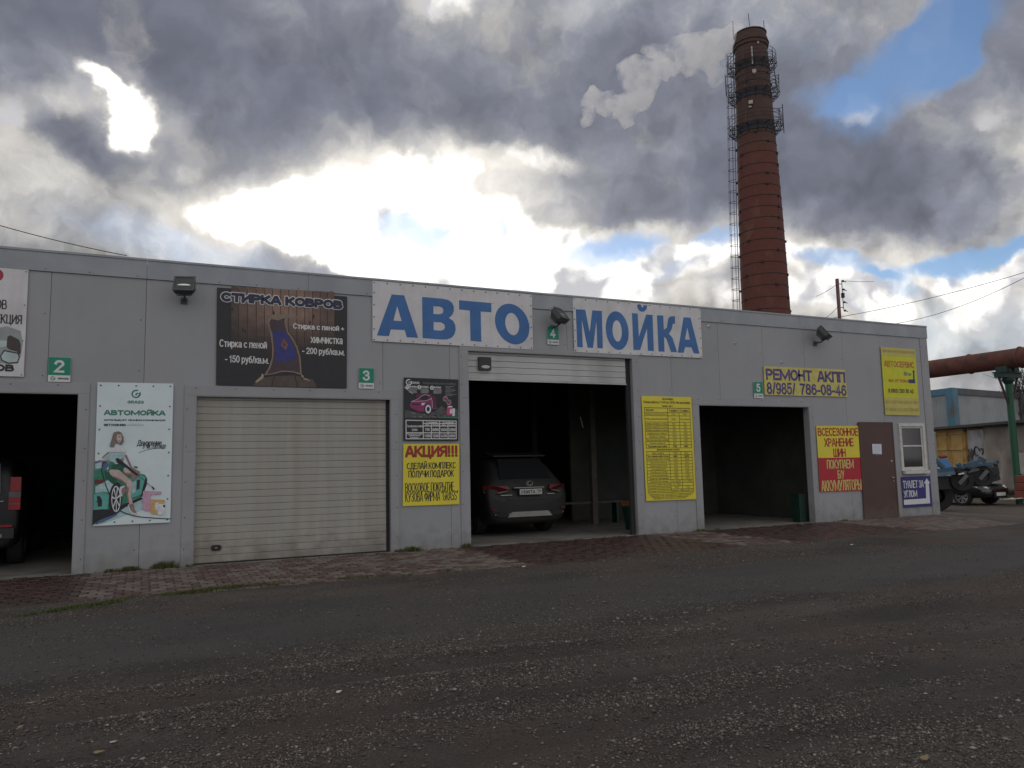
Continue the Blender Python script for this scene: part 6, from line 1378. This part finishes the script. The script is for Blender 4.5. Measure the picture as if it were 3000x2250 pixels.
# grey shed with blue frame
shc = Vector((41.1, 15.2, 0)); shr = Vector((49.4, 16.5, 0)); shl = Vector((42.3, 23, 0)); zsh = 1.466+50*math.tan(rad(4.42))
shed = empty('metal_shed', shc, 'grey corrugated shed with peeling blue frame rising behind the containers', 'shed')
shm = mat('shed_grey', (.27, .30, .32), .6, var=.08, vs=.8, stain=(.2, .215, .22), sscale=1, samt=.6, coords='World'); shb = mat('shed_blue', (.07, .19, .27), .6, var=.15, stain=(.12, .09, .09), sscale=1.5, samt=.8, coords='World'); shd = mat('shed_rusty_eave', (.10, .085, .09), .7, var=.2, vs=2, stain=(.06, .13, .19), sscale=1.2, samt=.7, coords='World')
for a, b_, nm in ((shc, shr, 0), (shc, shl, 1)):
    d = (b_-a); ln = d.length; d.normalize(); n_ = int(ln/1.1)
    nv_ = Vector((d.y, -d.x, 0)); nv_ = nv_ if nv_.dot(CAM-a) > 0 else -nv_
    for k in range(n_):
        q = MB(); vs = []; m_ = 12
        for i in range(m_+1):
            s = ln*(k+i/m_)/n_; o_ = .03*(i % 2); vs += [a+d*s+nv_*o_+Vector((0, 0, 0)), a+d*s+nv_*o_+Vector((0, 0, zsh-.3))]
        q.add(vs, [(2*i, 2*i+2, 2*i+3, 2*i+1) for i in range(m_)], shm); sub(q, 'wall_sheet', shed)
    q = MB(); p = [a-d*.15+nv_*.10, b_+d*.1+nv_*.10, b_+d*.1-nv_*.1, a-d*.15-nv_*.1]; q.add([v+Vector((0, 0, zsh-.36)) for v in p]+[v+Vector((0, 0, zsh)) for v in p], [(0, 1, 5, 4), (1, 2, 6, 5), (2, 3, 7, 6), (3, 0, 4, 7), (4, 5, 6, 7), (3, 2, 1, 0)], shd if nm == 0 else shb); sub(q, 'eave', shed)
q = MB(); q.box(-.22, .22, -.22, .22, 0, zsh-.02, shb); subl(q, 'corner_post', shed)
q = MB(); q.box(-.18, .18, -.18, .18, 0, zsh-.02, shd); q.v = [(x+8.3, y+1.3, z) for x, y, z in q.v]; subl(q, 'corner_post', shed)
q = MB(); q.add([shc+Vector((0, 0, zsh-.05)), shr+Vector((0, 0, zsh-.05)), shr+(shl-shc)+Vector((0, 0, zsh-.05)), shl+Vector((0, 0, zsh-.05))], [(0, 1, 2, 3)], shd); sub(q, 'roof', shed)

# block stack and pale boards by the right edge of the yard
blk = mat('red_block', (.22, .065, .05), .85, var=.2, vs=4, bump=.4, bs=30)
pb_ = dep(2992, 1462, 25.6); root = empty('block_stack', (pb_.x, pb_.y, 0), 'stack of three red concrete blocks at the foot of the green post', 'block stack')
for k in range(3):
    q = MB(); q.box(-.03+(.04 if k == 1 else 0)+(.12 if k == 2 else 0), 1.1, -.3, .2, .02+k*.26, .27+k*.26, blk); o = subl(q, 'block', root); b__ = o.modifiers.new('b', 'BEVEL'); b__.width = .02
pb2 = dep(2990, 1400, 26.8)
q = MB(); q.box(0, 1.2, -.1, .0, .82, 1.55, mat('pale_board', (.42, .41, .38), .8, var=.15)); root2 = empty('board', (pb2.x, pb2.y+.1, 0), 'pale weathered board standing behind the red blocks', 'board'); q.v = [(x, y, z) for x, y, z in q.v]; subl(q, 'sheet', root2)
q = MB(); q.box(.05, .15, -.06, -.02, 0, .82, post_m); q.box(1.0, 1.1, -.06, -.02, 0, .82, post_m); subl(q, 'leg', root2) if False else subl(q, 'stand', root2)
# strip of pale crumpled sheeting on the ground
q = MB(); vs = []; n = 30
for i in range(n+1):
    p = gnd(2928+i*4.2, 1467-i*.35); w_ = .28 if i > 2 else .05
    for j in range(4): vs.append(p+Vector((.1*mn.noise(Vector((i*.7, j, 0))), -w_*j/3+.1*mn.noise(Vector((i*.9, j, 4))), .03+.07*abs(mn.noise(Vector((i*.8, j*1.3, 2)))))))
q.add(vs, [(i*4+j, (i+1)*4+j, (i+1)*4+j+1, i*4+j+1) for i in range(n) for j in range(3)], mat('straw_sheeting', (.42, .42, .33), .9, var=.3, vs=8), False)
o = q.build('plastic_sheet'); tag(o, 'crumpled pale plastic sheet lying on the ground at the foot of the post', 'plastic sheet')

# dark saloon behind the corner
hd = rad(-88)   # heading: nose towards the yard and to the right
_d = ray(2824, 1481); wc = CAM+_d*((-.2-CAM.z)/_d.z); sc_ = .96
car3 = empty('parked_car', (0, 0, 0), 'dark saloon car with alloy wheel and bonnet coloured like a reflection parked at the building corner', 'car')
H = Vector((math.cos(hd), math.sin(hd), 0)); Lf = Vector((-H.y, H.x, 0))     # H = forward, Lf = left of the car
car3.rotation_euler = (0, 0, math.atan2(H.y, H.x)-math.pi/2); car3.scale = (sc_,)*3
# local frame: +Y forward, +X right side; the right flank faces the camera
paint_k = mat('black_paint', (.012, .014, .018), .2, .1, coat=.6); bonnet_m = mat('bonnet_reflection', (.40, .40, .42), .3, .6)
org = Vector((wc.x, wc.y, 0))-(H*1.42+(-Lf)*.76)*sc_; car3.location = (org.x, org.y, -.2)
q = MB(); loft(q, [(-2.2, .7, .76, .6, .35, .8, .86), (-2.0, .8, .86, .66, .28, .88, .95), (-1.5, .83, .88, .62, .24, .9, 1.1), (-.9, .84, .89, .56, .22, .9, 1.38), (0, .84, .89, .56, .22, .9, 1.42), (.55, .84, .89, .58, .22, .89, 1.22), (.95, .84, .89, .66, .22, .87, .93), (1.6, .83, .88, .62, .24, .78, .84), (2.05, .78, .84, .60, .26, .66, .70), (2.28, .62, .68, .5, .3, .52, .56)], paint_k); o = subl(q, 'body', car3); smooth(o)
q = MB(); vs = []
for (y_, w_, z_) in ((.98, .60, .952), (1.3, .60, .915), (1.62, .58, .875), (1.95, .54, .775), (2.08, .50, .73)):
    for t in np.linspace(-1, 1, 7): vs.append((w_*t, y_, z_-.03*t*t+.035))
q.add(vs, [(i*7+j, i*7+j+1, (i+1)*7+j+1, (i+1)*7+j) for i in range(4) for j in range(6)], bonnet_m, True); subl(q, 'bonnet', car3)  # bonnet's reflection put into the colour of a pale sheet over the body
for s_ in (-1, 1):
    q = MB(); p = [(.50*s_, 2.16, .60), (.80*s_, 1.92, .64), (.86*s_, 1.72, .72), (.78*s_, 1.78, .755), (.52*s_, 2.06, .70)]; c_ = [Vector(v)+Vector((.02*s_, .05, .0)) for v in p]
    q.add(c_, [tuple(range(5))], clear_lens); q.add(c_+[v-Vector((.03*s_, .08, 0)) for v in c_], [(i, (i+1) % 5, 5+(i+1) % 5, 5+i) for i in range(5)], chrome_m); subl(q, 'headlight', car3)
    for yy_ in (1.42, -1.35): wheel(car3, .76*s_, yy_, .315, .2, .225, s_, 7)
q = MB(); q.box(-.42, .42, 2.20, 2.27, .52, .60, chrome_m); q.box(-.38, .38, 2.265, 2.275, .535, .585, black_m); subl(q, 'grille', car3)
q = MB(); q.box(-.26, .26, 2.30, 2.315, .34, .455, plate_m); pl_ = subl(q, 'number_plate', car3)
q = MB(); q.box(-.36, .36, 2.26, 2.298, .28, .5, black_m); subl(q, 'bumper_grille', car3)

# blue recovery lift carrying two dolly wheels, its rear end showing past the corner
bl1 = mat('lift_blue', (.030, .085, .15), .5, var=.15, vs=3, stain=(.10, .12, .13), sscale=4, samt=.5, coords='World'); bl2 = mat('lift_light_blue', (.10, .27, .55), .45, var=.08, coords='World'); gr_ = mat('lift_grease_and_fill', (.02, .021, .022), .6); gb_ = mat('galvanised_bar', (.12, .125, .13), .5, .4)
D1 = 23.6
def g(x, y, D=D1): return dep(2720+x*.1507, 1250+y*.1507, D)
p0 = g(200, 1500); tow = empty('tow_truck', (p0.x, p0.y, 0), 'blue tow truck lift arm with two strapped dolly wheels past the building corner', 'tow truck')
def bar(q, a, b_, w, h, mt):     # a box section between two points
    a = Vector(a); b_ = Vector(b_); d = (b_-a).normalized(); s = d.cross(Vector((0, 0, 1))).normalized()*w/2; u = s.cross(d).normalized()*h/2
    q.add([a+s+u, a+s-u, a-s-u, a-s+u, b_+s+u, b_+s-u, b_-s-u, b_-s+u], [(0, 1, 2, 3), (7, 6, 5, 4), (0, 4, 5, 1), (1, 5, 6, 2), (2, 6, 7, 3), (3, 7, 4, 0)], mt)
q = MB(); bar(q, g(-150, 900), g(520, 850), .14, .16, bl1); o = sub(q, 'lower_beam', tow)
q = MB(); bar(q, g(-150, 955), g(500, 895), .16, .10, mat('pale_tube_blue', (.10, .17, .23), .5, .1)); sub(q, 'side_tube', tow)
q = MB(); bar(q, g(330, 830), g(1310, 700), .13, .075, bl1); sub(q, 'boom', tow)
q = MB(); bar(q, g(700, 760), g(1010, 660), .1, .11, bl1); sub(q, 'boom_jib', tow)
q = MB(); bar(q, g(740, 790), g(930, 765), .05, .06, mat('pale_rod', (.13, .21, .28), .4)); sub(q, 'ram_rod', tow)
q = MB(); bar(q, g(640, 905), g(1260, 760, D1+.15), .05, .085, gb_); sub(q, 'chequer_rail', tow)
q = MB(); q.add([g(170, 640), g(340, 610), g(480, 765), g(330, 810)]+[g(170, 640, D1+.5), g(340, 610, D1+.5), g(480, 765, D1+.5), g(330, 810, D1+.5)], [(0, 1, 2, 3), (7, 6, 5, 4), (0, 4, 5, 1), (1, 5, 6, 2), (2, 6, 7, 3), (3, 7, 4, 0)], bl2); sub(q, 'winch_cover', tow)
q = MB(); bar(q, g(120, 640), g(290, 800), .1, .1, bl1); bar(q, g(150, 800), g(200, 680), .06, .05, bl2); sub(q, 'cover_strut', tow)
q = MB(); q.tube(g(225, 590, D1+.25), g(345, 575, D1+.25), .05, mat('beacon_red', (.22, .02, .02), .3)); sub(q, 'beacon', tow)
q = MB(); q.tube(g(540, 800), g(545, 890), .12, gr_, 14); q.tube(g(700, 790), g(800, 820), .085, gr_, 12); bar(q, g(560, 720), g(620, 760), .1, .1, bl1); sub(q, 'pivot_block', tow)
q = MB(); bar(q, g(580, 925, D1-.1), g(690, 905, D1-.1), .03, .045, mat('pale_lamp', (.6, .6, .58), .3)); sub(q, 'work_lamp', tow)
q = MB(); bar(q, g(1290, 690), g(1330, 720), .12, .14, gr_); bar(q, g(960, 600, D1+.1), g(1110, 680, D1+.1), .05, .12, mat('teal_cover', (.035, .07, .085), .6)); sub(q, 'boom_head', tow)
vd = (g(700, 1000)-CAM).normalized(); 
for (cx_, cy_, rr) in ((640, 1050, .33), (1040, 960, .33)):
    c_ = g(cx_, cy_, D1+.1); q = MB(); R = rr
    prof_ = [(R*.55, -.09), (R*.92, -.10), (R, -.05), (R, .05), (R*.92, .10), (R*.55, .09), (R*.5, 0), (R*.55, -.09)]
    q.lathe(prof_, tyre_m, (0, 0, 0), 28, 'y'); ax = Matrix.Translation(c_) @ Matrix.Rotation(-math.atan2(vd.x, vd.y)+.25, 4, 'Z') @ Matrix.Rotation(.35, 4, 'Y'); q.v = [tuple(ax @ Vector(v)) for v in q.v]; dw = sub(q, 'dolly_wheel', tow)
    q = MB(); q.lathe([(0, -.02), (R*.54, -.03), (R*.54, .03)], gr_, (0, 0, 0), 20, 'y'); q.v = [tuple(ax @ Vector(v)) for v in q.v]; o = q.build('hub'); o.parent = dw
    q = MB(); bar(q, g(cx_+110, cy_-110, D1-.12), g(cx_-40, cy_+60, D1-.12), .03, .11, gb_); o = q.build('strap_plate'); o.parent = dw
q = MB(); bar(q, g(480, 930, D1+.45), g(1300, 820, D1+.45), .35, .34, gr_); bar(q, g(880, 1100, D1+.5), g(1330, 960, D1+.5), .3, .22, gr_); sub(q, 'underlift_dark_fill', tow)  # added dark bars that fill the dark space between the tyres
q = MB(); bar(q, g(-400, 1100, D1+.6), g(420, 1080, D1+.6), .9, .40, gr_); sub(q, 'chassis', tow)
for (cx_, cy_, R) in ((150, 1240, .46),):
    c_ = g(cx_, cy_, D1+.5); c_.z = R-.2; q = MB(); q.lathe([(R*.5, -.13), (R*.93, -.14), (R, -.08), (R, .08), (R*.93, .14), (R*.5, .13), (R*.3, .05), (.0, .03)], tyre_m, (0, 0, 0), 28, 'y'); ax = Matrix.Translation(c_) @ Matrix.Rotation(-math.atan2(vd.x, vd.y)+.1, 4, 'Z'); q.v = [tuple(ax @ Vector(v)) for v in q.v]; sub(q, 'rear_wheel', tow)

# ------------------------------------------------------------------ bare tree
bark = mat('bare_bark', (.045, .038, .034), .9)
def branch(q, p, d, ln, r, lv):
    e = p+d*ln; q.tube(p, e, r, bark, 5, r*.72, False)
    if lv == 0: return
    for k in range(3 if lv > 1 else 4):
        nd_ = (d+Vector((random.uniform(-.75, .75), random.uniform(-.75, .75), random.uniform(-.15, .6)))).normalized(); branch(q, p+d*ln*random.uniform(.55, 1), nd_, ln*random.uniform(.6, .82), r*.62, lv-1)
tb = hor(3040, 1350, 58); tb.z = 0; tree = empty('bare_tree', tb, 'leafless tree behind the shed at the right end of the yard', 'tree')
q = MB(); q.tube(tb, tb+Vector((0, 0, 2.4)), .16, bark, 8, .12); sub(q, 'trunk', tree)
q = MB()
for k in range(6): branch(q, tb+Vector((0, 0, 1.6+.25*k)), Vector((random.uniform(-.7, .7), random.uniform(-.7, .7), 1)).normalized(), 1.9, .07, 4)
sub(q, 'branches', tree)

# ------------------------------------------------------------------ grass, weeds and litter
gv = [mat('grass_green', (.055, .085, .018), .8, var=.3, vs=30, coords='World'), mat('grass_dry', (.11, .095, .035), .8, var=.3, vs=30, coords='World')]
q = MB()
def tuft(x, y, z, h, n, sp):
    for k in range(n):
        a = random.uniform(0, 6.28); px_ = x+random.gauss(0, sp); py_ = y+random.gauss(0, sp*.6); hh = h*random.uniform(.4, 1.1); le = random.uniform(.1, .8)*hh; w_ = .0035+.002*random.random()
        d = Vector((math.cos(a), math.sin(a), 0)); s = Vector((-d.y, d.x, 0))*w_; b_ = Vector((px_, py_, z)); m_ = b_+d*le*.4+Vector((0, 0, hh*.6)); t_ = b_+d*le+Vector((0, 0, hh))
        q.add([b_-s, b_+s, m_+s*.8, m_-s*.8, t_], [(0, 1, 2, 3), (3, 2, 4)], gv[0 if random.random() < .75 else 1])
for (pa, pb3, n_) in (((150, 1795), (330, 1770), 70), ((330, 1768), (400, 1752), 14), ((470, 1750), (700, 1722), 110), ((40, 1815), (150, 1797), 10), ((700, 1722), (860, 1712), 12), ((1000, 1700), (1380, 1672), 16)):
    a = gnd(*pa); b_ = gnd(*pb3)
    for k in range(n_):
        p = a.lerp(b_, random.random()); y_ = p.y+random.gauss(0, .05)+.02; tuft(p.x, y_, .0, .045, 26, .05)
for (px_, n_, h_) in ((330, 9, .06), (370, 12, .08), (395, 5, .08), (455, 5, .10), (475, 10, .13), (500, 6, .06), (1170, 5, .07), (1200, 9, .10), (1215, 5, .08), (1360, 5, .07), (1372, 5, .09), (545, 3, .05), (2060, 4, .06), (2110, 3, .05), (2480, 4, .05)):
    x_, _z = W(px_, 1690)
    for k in range(n_): tuft(x_+random.gauss(0, .05), -.03-abs(random.gauss(0, .03)), .012, h_, 16, .025)
for k in range(90): tuft(random.uniform(-1.6, 17.5), -.02-abs(random.gauss(0, .012)), .01, .03, 8, .02)
for k in range(200):
    x_ = random.uniform(-1.8, 14); tuft(x_, float(edge_y(np.array(x_)))+.1+random.gauss(0, .06), .0, .022, 7, .03)
o = q.build('grass'); o['kind'] = 'stuff'; tag(o, 'sparse green grass and weeds along the wall foot and paving edge', 'grass')
for o_ in C.objects: pass
def flake(px, py, w, l, ang, mt, name, label, cat):
    p = gnd(px, py); z = float(zground(np.array(p.x), np.array(p.y)))+.014; R = Matrix.Translation((p.x, p.y, z)) @ Matrix.Rotation(ang, 4, 'Z'); q = MB()
    pts = [(-l, 0, .004), (-l*.4, -w, 0), (l*.3, -w*.9, .006), (l, 0, .01), (l*.2, w, .002), (-l*.5, w*.8, .008)]
    q.add([R @ Vector(v) for v in pts]+[R @ (Vector(v)+Vector((0, 0, -.002))) for v in pts], [(0, 1, 2, 3, 4, 5), (11, 10, 9, 8, 7, 6)]+[(i, 6+i, 6+(i+1) % 6, (i+1) % 6) for i in range(6)], mt); o = q.build(name); tag(o, label, cat)
wh = mat('litter_white', (.55, .55, .53), .8); leafm = mat('dry_leaf', (.22, .16, .09), .8, var=.2); straw = mat('dry_straw', (.26, .21, .12), .8)
p = gnd(330, 2188); z = float(zground(np.array(p.x), np.array(p.y)))+.012
q = MB(); q.tube((p.x-.014, p.y, z), (p.x+.012, p.y+.004, z), .004, wh, 8); q.tube((p.x+.012, p.y+.004, z), (p.x+.022, p.y+.006, z), .0042, straw, 8); tag(q.build('cigarette_butt'), 'white cigarette butt on the gravel near the bottom left', 'cigarette butt')
flake(60, 2144, .010, .018, .2, leafm, 'dry_leaf', 'small curled tan leaf on the gravel at far left', 'leaf'); flake(290, 2212, .011, .03, -.3, leafm, 'dry_leaf', 'larger dry leaf below the cigarette butt', 'leaf')
flake(425, 2128, .002, .035, -.4, straw, 'straw', 'thin pale straw right of the dark wheel rut', 'straw'); flake(100, 2076, .002, .035, .1, straw, 'straw', 'thin pale straw above the tan leaf at far left', 'straw')
flake(2710, 2238, .018, .035, .2, leafm, 'dry_leaf', 'dry brown leaf at the bottom right corner of the yard', 'leaf'); flake(1535, 1665, .02, .035, 0, wh, 'paper_scrap', 'white paper scrap at the paving edge before the tall bay', 'paper scrap')
flake(993, 2047, .012, .02, 0, wh, 'stone', 'pale stone chip in the wheel rut at left centre', 'stone'); flake(2496, 1601, .02, .04, 0, wh, 'paper_scrap', 'white paper scrap on the asphalt below bay 5', 'paper scrap'); flake(205, 1698, .02, .03, 0, wh, 'paper_scrap', 'white paper scrap on the sill of the leftmost bay', 'paper scrap'); flake(1448, 1637, .02, .03, 0, wh, 'paper_scrap', 'white paper scrap on wet red paving before the grey car', 'paper scrap')
